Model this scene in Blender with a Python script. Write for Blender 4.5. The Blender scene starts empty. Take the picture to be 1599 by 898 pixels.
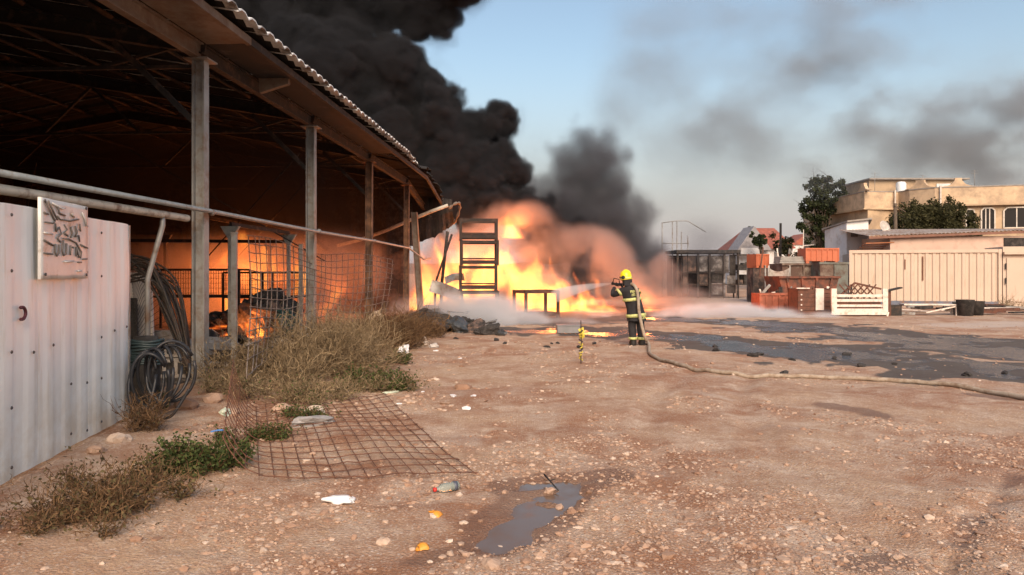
import bpy, bmesh, math, random
import numpy as np
from mathutils import Vector, Matrix, Euler, noise as mnoise

# ------------------------------------------------------------------ camera, sky, sun, exposure
sc = bpy.context.scene
CAM_H = 1.7
cam_d = bpy.data.cameras.new('camera')
cam_d.sensor_width = 36.0
cam_d.lens = 36.0 * 1150.0 / 1599.0
cam_d.shift_y = -25.0 / 1599.0
cam_d.clip_start = 0.1
cam_d.clip_end = 6000.0
cam = bpy.data.objects.new('camera', cam_d)
cam.location = (0.0, 0.0, CAM_H)
cam.rotation_euler = (math.radians(90.0), 0.0, 0.0)
sc.collection.objects.link(cam)
sc.camera = cam

SUN_EL = math.radians(32.0)
SUN_AZ = math.radians(174.0)      # compass angle of the sun from +Y, clockwise: low behind the camera, a little to the right
world = bpy.data.worlds.new('World')
sc.world = world
world.use_nodes = True
wn = world.node_tree.nodes
wl = world.node_tree.links
bg = wn['Background']
sky = wn.new('ShaderNodeTexSky')
sky.sky_type = 'NISHITA'
sky.sun_disc = False
sky.sun_elevation = SUN_EL
sky.sun_rotation = SUN_AZ
sky.air_density = 1.5
sky.dust_density = 1.0
sky.ozone_density = 2.2
bg.inputs['Strength'].default_value = 0.072
# a pinkish evening haze band that runs all round the horizon
wg = wn.new('ShaderNodeTexCoord')
wsep = wn.new('ShaderNodeSeparateXYZ')
wl.new(wg.outputs['Generated'], wsep.inputs[0])
wr = wn.new('ShaderNodeValToRGB')
wr.color_ramp.interpolation = 'EASE'
wr.color_ramp.elements[0].position = 0.0
wr.color_ramp.elements[0].color = (0.95, 0.95, 0.95, 1)
wr.color_ramp.elements[1].position = 0.30
wr.color_ramp.elements[1].color = (0.12, 0.12, 0.12, 1)
wl.new(wsep.outputs['Z'], wr.inputs[0])
wm = wn.new('ShaderNodeMix')
wm.data_type = 'RGBA'
wl.new(wr.outputs[0], wm.inputs[0])
wl.new(sky.outputs['Color'], wm.inputs[6])
wm.inputs[7].default_value = (3.35, 3.0, 3.08, 1)
wl.new(wm.outputs[2], bg.inputs['Color'])

sun_d = bpy.data.lights.new('sun', 'SUN')
sun_d.energy = 2.5
sun_d.angle = math.radians(40.0)
sun_d.color = (1.0, 0.755, 0.545)
sun = bpy.data.objects.new('sun', sun_d)
sdir = Vector((math.sin(SUN_AZ) * math.cos(SUN_EL), math.cos(SUN_AZ) * math.cos(SUN_EL), math.sin(SUN_EL)))
sun.rotation_euler = sdir.to_track_quat('Z', 'Y').to_euler()
sc.collection.objects.link(sun)

sc.view_settings.view_transform = 'Standard'
sc.view_settings.look = 'None'
sc.view_settings.exposure = 1.12
sc.view_settings.gamma = 1.0
sc.view_settings.use_curve_mapping = False
sc.render.engine = 'CYCLES'
cy = sc.cycles
cy.use_denoising = True
cy.denoiser = 'OPENIMAGEDENOISE'
cy.use_adaptive_sampling = True
cy.adaptive_threshold = 0.02
cy.max_bounces = 6
cy.diffuse_bounces = 3
cy.glossy_bounces = 3
cy.transmission_bounces = 4
cy.transparent_max_bounces = 24
cy.volume_bounces = 1
cy.volume_step_rate = 1.6
cy.volume_max_steps = 160
cy.sample_clamp_indirect = 4.0
cy.caustics_reflective = False
cy.caustics_refractive = False

# ------------------------------------------------------------------ helpers
C = sc.collection
R = random.Random(11)
F = 1150.0


def at(px, py, Y):
    """world point seen at photo pixel (px, py) at depth Y"""
    return Vector(((px - 799.5) / F * Y, Y, CAM_H - (py - 424.0) / F * Y))


def gnd(px, py):
    """ground point (z = 0) seen at a photo pixel"""
    Y = F * CAM_H / (py - 424.0)
    return Vector(((px - 799.5) / F * Y, Y, 0.0))


def tag(o, label=None, cat=None, group=None, kind=None):
    if label: o['label'] = label
    if cat: o['category'] = cat
    if group: o['group'] = group
    if kind: o['kind'] = kind
    elif cat: o['kind'] = 'thing'
    return o


def empty(name, loc=(0, 0, 0), rz=0.0, label=None, cat=None, group=None):
    o = bpy.data.objects.new(name, None)
    C.objects.link(o)
    o.location = loc
    o.rotation_euler = (0, 0, rz)
    return tag(o, label, cat, group)


class MB:
    """collects simple shapes into one mesh"""
    def __init__(self):
        self.v = []
        self.f = []
        self.s = []

    def add(self, verts, faces, smooth=False):
        n = len(self.v)
        self.v += [tuple(p) for p in verts]
        self.f += [tuple(i + n for i in q) for q in faces]
        self.s += [smooth] * len(faces)
        return self

    def box(self, c, s, rot=None, taper=1.0):
        hx, hy, hz = s[0] / 2, s[1] / 2, s[2] / 2
        vs = []
        for z in (-1, 1):
            t = taper if z > 0 else 1.0
            for x, y in ((-1, -1), (1, -1), (1, 1), (-1, 1)):
                vs.append(Vector((x * hx * t, y * hy * t, z * hz)))
        if rot is not None:
            m = rot if isinstance(rot, Matrix) else Euler(rot).to_matrix()
            vs = [m @ p for p in vs]
        c = Vector(c)
        return self.add([p + c for p in vs], [(3, 2, 1, 0), (4, 5, 6, 7), (0, 1, 5, 4), (1, 2, 6, 5), (2, 3, 7, 6), (3, 0, 4, 7)])

    def bar(self, a, b, w, h=None, up=(0, 0, 1)):
        a, b = Vector(a), Vector(b)
        h = w if h is None else h
        d = (b - a)
        L = d.length
        d.normalize()
        upv = Vector(up)
        if abs(d.dot(upv)) > 0.98:
            upv = Vector((0, 1, 0))
        x = d.cross(upv).normalized()
        z = x.cross(d).normalized()
        vs = []
        for p in (a, b):
            for sx, sz in ((-1, -1), (1, -1), (1, 1), (-1, 1)):
                vs.append(p + x * (sx * w / 2) + z * (sz * h / 2))
        return self.add(vs, [(3, 2, 1, 0), (4, 5, 6, 7), (0, 1, 5, 4), (1, 2, 6, 5), (2, 3, 7, 6), (3, 0, 4, 7)])

    def tube(self, pts, r, n=8, cap=True, radii=None):
        pts = [Vector(p) for p in pts]
        m = len(pts)
        vs = []
        fs = []
        ref = Vector((0, 0, 1))
        for i, p in enumerate(pts):
            if i == 0: d = pts[1] - p
            elif i == m - 1: d = p - pts[i - 1]
            else: d = pts[i + 1] - pts[i - 1]
            d.normalize()
            if abs(d.dot(ref)) > 0.97: ref = Vector((0.3, 1, 0.1)).normalized()
            x = d.cross(ref).normalized()
            ref = x.cross(d).normalized()
            rr = radii[i] if radii else r
            for k in range(n):
                a = 2 * math.pi * k / n
                vs.append(p + x * (math.cos(a) * rr) + ref * (math.sin(a) * rr))
        for i in range(m - 1):
            for k in range(n):
                k2 = (k + 1) % n
                fs.append((i * n + k, i * n + k2, (i + 1) * n + k2, (i + 1) * n + k))
        if cap:
            fs.append(tuple(range(n - 1, -1, -1)))
            fs.append(tuple((m - 1) * n + k for k in range(n)))
        return self.add(vs, fs, True)

    def lathe(self, prof, n=16, c=(0, 0, 0), rot=None):
        vs = []
        fs = []
        m = len(prof)
        c = Vector(c)
        M = Euler(rot).to_matrix() if rot is not None else None
        for r, z in prof:
            for k in range(n):
                a = 2 * math.pi * k / n
                p = Vector((r * math.cos(a), r * math.sin(a), z))
                if M: p = M @ p
                vs.append(p + c)
        for i in range(m - 1):
            for k in range(n):
                k2 = (k + 1) % n
                fs.append((i * n + k, i * n + k2, (i + 1) * n + k2, (i + 1) * n + k))
        fs.append(tuple(range(n - 1, -1, -1)))
        fs.append(tuple((m - 1) * n + k for k in range(n)))
        return self.add(vs, fs, True)

    def prism(self, poly, a, b):
        """closed outline poly (list of 3-D points) extruded by vector b-a"""
        d = Vector(b) - Vector(a)
        n = len(poly)
        vs = [Vector(p) for p in poly] + [Vector(p) + d for p in poly]
        fs = [tuple(range(n - 1, -1, -1)), tuple(range(n, 2 * n))]
        fs += [(i, (i + 1) % n, n + (i + 1) % n, n + i) for i in range(n)]
        return self.add(vs, fs)

    def build(self, name, mat, parent=None, bevel=0.0):
        me = bpy.data.meshes.new(name)
        me.from_pydata(self.v, [], self.f)
        me.polygons.foreach_set('use_smooth', self.s)
        me.validate()
        bm = bmesh.new()
        bm.from_mesh(me)
        bmesh.ops.recalc_face_normals(bm, faces=bm.faces)
        bm.to_mesh(me)
        bm.free()
        if mat: me.materials.append(mat)
        o = bpy.data.objects.new(name, me)
        C.objects.link(o)
        if parent is not None: o.parent = parent
        if bevel > 0:
            m = o.modifiers.new('bevel', 'BEVEL')
            m.width = bevel
            m.segments = 2
            m.limit_method = 'ANGLE'
        return o


def np_mesh(name, V, Fc, mat, parent=None, smooth=False):
    """mesh from numpy arrays; Fc is (n, 3) or (n, 4)"""
    me = bpy.data.meshes.new(name)
    V = np.asarray(V, dtype=np.float32)
    Fc = np.asarray(Fc, dtype=np.int32)
    k = Fc.shape[1]
    me.vertices.add(len(V))
    me.vertices.foreach_set('co', V.ravel())
    me.loops.add(Fc.size)
    me.loops.foreach_set('vertex_index', Fc.ravel())
    me.polygons.add(len(Fc))
    me.polygons.foreach_set('loop_start', np.arange(0, Fc.size, k, dtype=np.int32))
    me.polygons.foreach_set('loop_total', np.full(len(Fc), k, dtype=np.int32))
    me.polygons.foreach_set('use_smooth', np.full(len(Fc), smooth))
    me.update(calc_edges=True)
    if mat: me.materials.append(mat)
    o = bpy.data.objects.new(name, me)
    C.objects.link(o)
    if parent is not None: o.parent = parent
    return o


def copy_tree(o, parent=None):
    c = o.copy()
    C.objects.link(c)
    c.parent = parent
    for ch in list(o.children):
        copy_tree(ch, c)
    return c


# ------------------------------------------------------------------ materials
class NT:
    def __init__(self, name):
        self.m = bpy.data.materials.new(name)
        self.m.use_nodes = True
        self.t = self.m.node_tree
        self.n = self.t.nodes
        self.l = self.t.links
        self.p = self.n.get('Principled BSDF')
        self.out = self.n.get('Material Output')
        self.co = None

    def new(self, ty, **kw):
        x = self.n.new(ty)
        for k, v in kw.items(): setattr(x, k, v)
        return x

    def obj(self):
        if self.co is None:
            self.co = self.new('ShaderNodeTexCoord').outputs['Object']
        return self.co

    def geo(self):
        return self.new('ShaderNodeNewGeometry').outputs['Position']

    def noise(self, scale, detail=4.0, rough=0.55, vec=None, dist=0.0):
        x = self.new('ShaderNodeTexNoise')
        x.inputs['Scale'].default_value = scale
        x.inputs['Detail'].default_value = detail
        x.inputs['Roughness'].default_value = rough
        x.inputs['Distortion'].default_value = dist
        self.l.new(vec if vec is not None else self.obj(), x.inputs['Vector'])
        return x.outputs['Fac']

    def ramp(self, fac, stops):
        x = self.new('ShaderNodeValToRGB')
        e = x.color_ramp.elements
        while len(e) < len(stops): e.new(0.5)
        for i, (p, c) in enumerate(stops):
            e[i].position = p
            c = (c, c, c) if isinstance(c, (int, float)) else c
            e[i].color = (*c[:3], 1)
        self.l.new(fac, x.inputs['Fac'])
        return x.outputs['Color']

    def mix(self, fac, a, b, mode='MIX'):
        x = self.new('ShaderNodeMix', data_type='RGBA', blend_type=mode)
        for k, v in ((0, fac), (6, a), (7, b)):
            if isinstance(v, (int, float)): x.inputs[k].default_value = v
            elif isinstance(v, (tuple, list)): x.inputs[k].default_value = (*v[:3], 1)
            else: self.l.new(v, x.inputs[k])
        return x.outputs[2]

    def math(self, op, a, b=0.0, clamp=False):
        x = self.new('ShaderNodeMath', operation=op, use_clamp=clamp)
        for i, v in enumerate((a, b)):
            if isinstance(v, (int, float)): x.inputs[i].default_value = v
            else: self.l.new(v, x.inputs[i])
        return x.outputs[0]

    def scaled(self, s, vec=None):
        x = self.new('ShaderNodeMapping')
        x.inputs['Scale'].default_value = s
        self.l.new(vec if vec is not None else self.obj(), x.inputs['Vector'])
        return x.outputs[0]

    def bump(self, h, strength=0.3, dist=0.01):
        x = self.new('ShaderNodeBump')
        x.inputs['Strength'].default_value = strength
        x.inputs['Distance'].default_value = dist
        self.l.new(h, x.inputs['Height'])
        self.l.new(x.outputs[0], self.p.inputs['Normal'])

    def set(self, color=None, rough=None, metal=None):
        for k, v in (('Base Color', color), ('Roughness', rough), ('Metallic', metal)):
            if v is None: continue
            if isinstance(v, (int, float)): self.p.inputs[k].default_value = v
            elif isinstance(v, (tuple, list)): self.p.inputs[k].default_value = (*v[:3], 1)
            else: self.l.new(v, self.p.inputs[k])
        return self.m


def simple(name, col, rough=0.7, metal=0.0, var=0.25, scale=3.0, dirt=None, dirt_amt=0.4, bump=0.15, bscale=40.0):
    """plain colour with uneven tone, blotches of dirt or rust and fine relief"""
    t = NT(name)
    a = tuple(c * (1 - var) for c in col)
    b = tuple(min(1, c * (1 + var)) for c in col)
    c = t.mix(t.ramp(t.noise(scale, 5.0, 0.6), [(0.3, 0), (0.7, 1)]), a, b)
    if dirt:
        lo = 0.75 - dirt_amt * 0.5
        c = t.mix(t.ramp(t.noise(scale * 1.7, 7.0, 0.7), [(lo - 0.1, 0), (lo + 0.1, 1)]), c, dirt)
    if bump: t.bump(t.noise(bscale, 3.0), bump, 0.01)
    return t.set(c, rough, metal)


# ------------------------------------------------------------------ gridded noise for smoke and fire
RNG = np.random.default_rng(5)


def _interp(n, cells):
    """(n, cells+3) smooth interpolation matrix (cubic B-spline)"""
    u = np.linspace(0, cells, n, endpoint=False)
    i = np.floor(u).astype(int)
    f = u - i
    M = np.zeros((n, cells + 3), np.float32)
    w = np.stack([(1 - f) ** 3, 3 * f ** 3 - 6 * f ** 2 + 4, -3 * f ** 3 + 3 * f ** 2 + 3 * f + 1, f ** 3], 1) / 6
    for k in range(4): M[np.arange(n), i + k] += w[:, k]
    return M


def gnoise(shape, size, feat):
    """band of smooth noise on a grid; size in metres, feat = feature size in metres; about unit variance"""
    cells = [max(1, int(round(s / f))) for s, f in zip(size, feat if hasattr(feat, '__len__') else (feat,) * 3)]
    L = RNG.normal(size=[c + 3 for c in cells]).astype(np.float32)
    a = [_interp(n, c) for n, c in zip(shape, cells)]
    x = np.tensordot(a[0], L, (1, 0))
    x = np.tensordot(x, a[1], (1, 1))
    x = np.tensordot(x, a[2], (1, 1))
    return x / max(1e-6, x.std())


def fbm(shape, size, feat, octs=4, gain=0.5, billow=False):
    out = 0
    amp = 1.0
    f = np.array(feat if hasattr(feat, '__len__') else (feat,) * 3, float)
    for _ in range(octs):
        n = gnoise(shape, size, f)
        out = out + amp * ((np.abs(n) - 0.8) if billow else n)
        amp *= gain
        f = f / 2
    return out


def sstep(x, a, b):
    t = np.clip((x - a) / (b - a), 0, 1)
    return t * t * (3 - 2 * t)


def grid_axes(lo, hi, vox):
    lo = np.array(lo, float)
    hi = np.array(hi, float)
    n = np.maximum(2, np.round((hi - lo) / vox).astype(int))
    ax = [lo[k] + (np.arange(n[k]) + 0.5) * (hi[k] - lo[k]) / n[k] for k in range(3)]
    return n, ax, hi - lo


def volume_object(name, lo, hi, dens, mat, parent=None):
    """a volume whose density grid is the numpy array dens, filling the box lo..hi"""
    n = dens.shape
    lo = Vector(lo)
    hi = Vector(hi)
    keep = name + '_grid'
    me = bpy.data.meshes.new(keep)
    N = dens.size
    me.vertices.add(N)
    at_ = me.attributes.new('rho', 'FLOAT', 'POINT')
    at_.data.foreach_set('value', np.ascontiguousarray(dens.transpose(2, 1, 0), dtype=np.float32).ravel())
    me.materials.append(mat)
    o = bpy.data.objects.new(name, me)
    C.objects.link(o)
    if parent is not None: o.parent = parent
    g = bpy.data.node_groups.new(name + '_field', 'GeometryNodeTree')
    g.interface.new_socket('Geometry', in_out='INPUT', socket_type='NodeSocketGeometry')
    g.interface.new_socket('Geometry', in_out='OUTPUT', socket_type='NodeSocketGeometry')
    N_ = g.nodes.new
    gi = N_('NodeGroupInput')
    go = N_('NodeGroupOutput')
    vc = N_('GeometryNodeVolumeCube')
    vc.inputs['Min'].default_value = lo
    vc.inputs['Max'].default_value = hi
    for k, ax in enumerate('XYZ'): vc.inputs['Resolution ' + ax].default_value = n[k]
    pos = N_('GeometryNodeInputPosition')
    sub = N_('ShaderNodeVectorMath')
    sub.operation = 'SUBTRACT'
    sub.inputs[1].default_value = lo
    div = N_('ShaderNodeVectorMath')
    div.operation = 'DIVIDE'
    div.inputs[1].default_value = [(hi[k] - lo[k]) / (n[k] - 1) for k in range(3)]
    add = N_('ShaderNodeVectorMath')
    add.operation = 'ADD'
    add.inputs[1].default_value = (0.5, 0.5, 0.5)
    flo = N_('ShaderNodeVectorMath')
    flo.operation = 'FLOOR'
    dot = N_('ShaderNodeVectorMath')
    dot.operation = 'DOT_PRODUCT'
    dot.inputs[1].default_value = (1, n[0], n[0] * n[1])
    smp = N_('GeometryNodeSampleIndex')
    smp.data_type = 'FLOAT'
    smp.clamp = True
    na = N_('GeometryNodeInputNamedAttribute')
    na.data_type = 'FLOAT'
    na.inputs['Name'].default_value = 'rho'
    sm = N_('GeometryNodeSetMaterial')
    sm.inputs['Material'].default_value = mat
    L = g.links.new
    L(pos.outputs[0], sub.inputs[0])
    L(sub.outputs[0], div.inputs[0])
    L(div.outputs[0], add.inputs[0])
    L(add.outputs[0], flo.inputs[0])
    L(flo.outputs[0], dot.inputs[0])
    L(gi.outputs[0], smp.inputs['Geometry'])
    L([s for s in na.outputs if s.enabled][0], [s for s in smp.inputs if s.name == 'Value' and s.enabled][0])
    L(dot.outputs['Value'], smp.inputs['Index'])
    L([s for s in smp.outputs if s.enabled][0], vc.inputs['Density'])
    L(vc.outputs[0], sm.inputs['Geometry'])
    L(sm.outputs[0], go.inputs[0])
    md = o.modifiers.new('field', 'NODES')
    md.node_group = g
    return o


def smoke_mat(name, color, density, aniso=0.0):
    t = NT(name)
    t.n.remove(t.p)
    v = t.new('ShaderNodeVolumePrincipled')
    v.inputs['Color'].default_value = (*color, 1)
    v.inputs['Density'].default_value = density
    v.inputs['Anisotropy'].default_value = aniso
    t.l.new(v.outputs[0], t.out.inputs['Volume'])
    return t.m
# ------------------------------------------------------------------ ground
_LAT = np.random.default_rng(3).normal(size=(256, 256)).astype(np.float32)


def vnoise(x, y, s, off=0):
    """smooth lattice noise on arbitrary points, feature size s metres"""
    u = np.asarray(x) / s + 37.3 + off
    v = np.asarray(y) / s + 11.7 - off * 0.7
    i = np.floor(u).astype(int)
    j = np.floor(v).astype(int)
    f = u - i
    g = v - j
    f = f * f * (3 - 2 * f)
    g = g * g * (3 - 2 * g)
    L = lambda a, b: _LAT[a % 256, b % 256]
    return (L(i, j) * (1 - f) + L(i + 1, j) * f) * (1 - g) + (L(i, j + 1) * (1 - f) + L(i + 1, j + 1) * f) * g


def seg_dist(x, y, pts):
    """distance to a polyline; pts = [(x, y, r)]; returns distance minus the interpolated radius"""
    best = np.full(np.shape(x), 1e9)
    for (ax, ay, ar), (bx, by, br) in zip(pts[:-1], pts[1:]):
        dx, dy = bx - ax, by - ay
        t = np.clip(((x - ax) * dx + (y - ay) * dy) / (dx * dx + dy * dy + 1e-9), 0, 1)
        d = np.hypot(x - ax - t * dx, y - ay - t * dy) - (ar + (br - ar) * t)
        best = np.minimum(best, d)
    return best


def gpts(lst):
    return [(gnd(a, b).x, gnd(a, b).y, r) for a, b, r in lst]


PUDDLE = gpts([(762, 852, 0.08), (790, 832, 0.15), (822, 806, 0.19), (855, 780, 0.17), (890, 766, 0.10), (905, 752, 0.07), (952, 744, 0.03)])
PUDDLE2 = gpts([(812, 762, 0.06), (880, 752, 0.10)])
TRENCH = gpts([(1478, 900, 0.05), (1492, 850, 0.06), (1520, 805, 0.07), (1560, 780, 0.05), (1590, 740, 0.04)])
WET = [gpts([(690, 512, .5), (860, 516, 1.0), (1010, 520, 1.2), (1120, 535, 1.1), (1250, 548, 1.2), (1400, 560, 1.1), (1620, 590, 1.2)]),
       gpts([(1000, 497, 1.0), (1130, 500, 1.2), (1290, 515, 1.6), (1420, 530, 1.9), (1620, 548, 2.1)])]
DAMP = [gpts([(1290, 632, 0.22), (1345, 640, 0.22), (1385, 655, 0.08)]), gpts([(735, 852, 0.12), (690, 868, 0.08), (640, 880, 0.05)]),
        gpts([(1340, 885, 0.16), (1420, 880, 0.14)]), gpts([(1540, 618, 0.25), (1620, 622, 0.3)])]

RUTS = [gpts([(1150, 930, .09), (1060, 800, .09), (1010, 700, .09), (1020, 620, .09), (1090, 575, .09)]), gpts([(1560, 930, .09), (1330, 800, .09), (1200, 700, .09), (1150, 620, .09), (1180, 575, .09)])]


def gz(x, y):
    x = np.asarray(x, float)
    y = np.asarray(y, float)
    z = 0.022 * vnoise(x, y, 2.3) + 0.010 * vnoise(x, y, 0.7, 5) + 0.005 * vnoise(x, y, 0.22, 9) + 0.004 * vnoise(x, y, 0.09, 2)
    far = np.clip((30 - y) / 15, 0, 1)
    z = z * (0.25 + 0.75 * far)
    # a soft bank of earth under the weeds along the shed
    fx = -4.05 + 0.0526 * (y - 10.8)
    z = z + 0.16 * np.exp(-((x - fx) / 0.75) ** 2) * np.clip((y - 8.3) / 2.5, 0, 1) * np.clip((24 - y) / 4, 0, 1)
    d = np.minimum(seg_dist(x, y, PUDDLE), seg_dist(x, y, PUDDLE2))
    z = np.where(d < 0.6, z * np.clip(0.35 + d / 0.6 * 0.65, 0.35, 1), z)
    d = d + 0.055 * vnoise(x, y, 0.16, 31) + 0.03 * vnoise(x, y, 0.06, 33)
    z = z - 0.050 * (1 - sstep(d, -0.16, 0.14))
    for rut in RUTS:
        dr = seg_dist(x, y, rut)
        z = z - 0.022 * (1 - sstep(dr, -0.05, 0.12)) + 0.012 * np.exp(-((dr - 0.17) / 0.07) ** 2)
    z = z - 0.035 * (1 - sstep(seg_dist(x, y, TRENCH) + 0.03 * vnoise(x, y, .15), -0.05, 0.08))
    return z


def gh(x, y):
    return float(gz(np.array([x]), np.array([y]))[0])


def on(px, py):
    p = gnd(px, py)
    return Vector((p.x, p.y, gh(p.x, p.y)))


def ground_material():
    t = NT('dirt_and_gravel')
    g = t.geo()
    red = (0.31, 0.145, 0.072)
    tan = (0.51, 0.355, 0.23)
    pale = (0.63, 0.51, 0.395)
    grey = (0.45, 0.40, 0.355)
    n1 = t.noise(0.55, 6.0, 0.65, g)
    n2 = t.noise(1.7, 6.0, 0.6, g, 0.6)
    n3 = t.noise(9.0, 5.0, 0.7, g)
    c = t.mix(t.ramp(n1, [(0.44, 0), (0.58, 1)]), red, tan)
    c = t.mix(t.ramp(n2, [(0.47, 0), (0.66, 0.85)]), c, pale)
    c = t.mix(t.ramp(t.noise(0.9, 4.0, 0.6, g), [(0.56, 0), (0.72, 0.6)]), c, grey)
    c = t.mix(t.ramp(n3, [(0.35, 0.55), (0.65, 0.0)]), c, (0.28, 0.145, 0.085))
    c = t.mix(t.ramp(t.noise(28.0, 6.0, 0.75, g), [(0.36, 0.5), (0.50, 0.0)]), c, (0.24, 0.125, 0.075))
    c = t.mix(t.ramp(t.noise(60.0, 4.0, 0.7, g), [(0.56, 0.0), (0.68, 0.55)]), c, (0.68, 0.57, 0.48))
    # gravel: small cells of slightly different stone
    vo = t.new('ShaderNodeTexVoronoi')
    vo.inputs['Scale'].default_value = 46.0
    t.l.new(g, vo.inputs['Vector'])
    sep = t.new('ShaderNodeSeparateColor')
    t.l.new(vo.outputs['Color'], sep.inputs[0])
    stone = t.ramp(sep.outputs[0], [(0.0, (0.30, 0.17, 0.11)), (0.5, (0.44, 0.30, 0.22)), (1.0, (0.62, 0.53, 0.46))])
    gmask = t.math('MULTIPLY', t.ramp(t.noise(1.1, 5.0, 0.65, g), [(0.36, 0.1), (0.58, 0.95)]), t.ramp(vo.outputs['Distance'], [(0.25, 1), (0.55, 0)]))
    c = t.mix(gmask, c, stone)
    # stains read from the mesh: wet mud, damp earth
    wet = t.new('ShaderNodeAttribute', attribute_name='wet')
    damp = t.new('ShaderNodeAttribute', attribute_name='damp')
    ash = t.new('ShaderNodeAttribute', attribute_name='ash')
    pal = t.new('ShaderNodeAttribute', attribute_name='pale')
    edge = t.math('ADD', t.math('MULTIPLY', t.noise(2.2, 8.0, 0.75, g), 0.9), -0.45)

    def torn(a, k=1.0):
        return t.ramp(t.math('ADD', a.outputs['Fac'], t.math('MULTIPLY', edge, k)), [(0.40, 0.0), (0.64, 1.0)])
    wet_, damp_, ash_ = torn(wet, 1.5), torn(damp, 1.2), torn(ash, 1.6)
    c = t.mix(t.math('MULTIPLY', pal.outputs['Fac'], 0.75), c, (0.50, 0.42, 0.36))
    c = t.mix(t.math('MULTIPLY', ash_, 0.90), c, (0.055, 0.052, 0.05))
    c = t.mix(t.math('MULTIPLY', damp_, 0.68), c, (0.15, 0.075, 0.045))
    c = t.mix(t.math('MULTIPLY', wet_, 0.8), c, (0.05, 0.045, 0.042))
    rough = t.math('SUBTRACT', 0.95, t.math('MULTIPLY', wet_, 0.72))
    rough = t.math('SUBTRACT', rough, t.math('MULTIPLY', damp_, 0.25))
    h = t.math('ADD', t.math('MULTIPLY', t.noise(55.0, 5.0, 0.7, g), 0.6), t.math('MULTIPLY', vo.outputs['Distance'], -0.35))
    t.bump(h, 1.0, 0.022)
    return t.set(c, rough)


def build_ground():
    tx = np.linspace(-1, 1, 760)
    X = np.sign(tx) * 4.5 * np.sinh(np.abs(tx) * math.asinh(1500 / 4.5))
    ty = np.linspace(-1, 1, 620)
    Y = 5.5 + np.sign(ty) * 3.2 * np.sinh(np.abs(ty) * np.arcsinh(np.where(ty > 0, 3000 / 3.2, 120 / 3.2)))
    GX, GY = np.meshgrid(X, Y, indexing='xy')
    Z = gz(GX, GY)
    V = np.stack([GX, GY, Z], -1).reshape(-1, 3)
    nx, ny = len(X), len(Y)
    a = (np.arange(ny - 1)[:, None] * nx + np.arange(nx - 1)[None, :]).ravel()
    Fc = np.stack([a, a + 1, a + nx + 1, a + nx], 1)
    o = np_mesh('ground', V, Fc, ground_material(), smooth=True)
    tag(o, kind='structure')
    x, y = V[:, 0], V[:, 1]
    e = 0.35 * vnoise(x, y, 1.3, 3) + 0.25 * vnoise(x, y, 0.45, 7) + 0.12 * vnoise(x, y, 0.15, 4)
    wet = np.zeros(len(V))
    for w in WET:
        wet = np.maximum(wet, 1 - sstep(seg_dist(x, y, w) + 1.2 * e, -0.9, 0.7))
    ash = np.zeros(len(V))
    for w in WET:
        ash = np.maximum(ash, 1 - sstep(seg_dist(x, y, w) + 1.5 * e + 0.5 * vnoise(x, y, .6, 8), -0.2, 1.0))
    wet = wet * sstep(0.5 * vnoise(x, y, 0.9, 13) + 0.35 * vnoise(x, y, .3, 17), -0.9, 0.3)
    ash = np.maximum(ash, (1 - sstep(np.hypot((x - 0.5) / 7.5, (y - 30.5) / 7.0) + 0.12 * e, 0.85, 1.1)))
    damp = np.zeros(len(V))
    for w in DAMP + [TRENCH]:
        damp = np.maximum(damp, 1 - sstep(seg_dist(x, y, w) + 0.12 * e, -0.22, 0.22))
    dp = np.minimum(seg_dist(x, y, PUDDLE), seg_dist(x, y, PUDDLE2))
    damp = np.maximum(damp, 1 - sstep(dp + 0.10 * e, 0.0, 0.34))
    pale = 1 - sstep(seg_dist(x, y, gpts([(1500, 508, .8), (1620, 505, .9)])) + 0.4 * e, -0.2, 0.5)
    pale = np.maximum(pale, 0.9 * (1 - sstep(seg_dist(x, y, [(1100 / 1150 * 8, 40, 4), (16, 42, 6)]) + e, -0.5, 1.5)))
    pale = np.maximum(pale, 0.6 * (1 - sstep(seg_dist(x, y, gpts([(1090, 615, .05), (1135, 622, .07)])) + .1 * e, -0.03, 0.06)))
    for nm, arr in (('wet', wet), ('damp', damp), ('ash', ash), ('pale', pale)):
        at_ = o.data.attributes.new(nm, 'FLOAT', 'POINT')
        at_.data.foreach_set('value', arr.astype(np.float32))


build_ground()

# the puddle: a flat sheet of dark water lying in the hollow
def build_puddle():
    t = NT('puddle_water')
    t.p.inputs['IOR'].default_value = 1.33
    t.set((0.14, 0.09, 0.062), t.ramp(t.noise(6.0, 4.0), [(0.35, 0.05), (0.7, 0.26)]))
    t.bump(t.noise(14.0, 3.0), 0.06, 0.01)
    xs = np.linspace(-0.9, 1.2, 120)
    ys = np.linspace(4.2, 6.5, 130)
    GX, GY = np.meshgrid(xs, ys, indexing='xy')
    ok = np.minimum(seg_dist(GX, GY, PUDDLE), seg_dist(GX, GY, PUDDLE2)) < 0.10
    idx = -np.ones(GX.shape, int)
    V = []
    Fc = []
    q = ok[:-1, :-1] & ok[1:, :-1] & ok[:-1, 1:] & ok[1:, 1:]
    for j, i in zip(*np.nonzero(q)):
        f = []
        for jj, ii in ((j, i), (j, i + 1), (j + 1, i + 1), (j + 1, i)):
            if idx[jj, ii] < 0:
                idx[jj, ii] = len(V)
                V.append((GX[jj, ii], GY[jj, ii], -0.026))
            f.append(idx[jj, ii])
        Fc.append(f)
    o = np_mesh('puddle_water', V, Fc, t.m, smooth=True)
    tag(o, kind='structure')


build_puddle()


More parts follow.
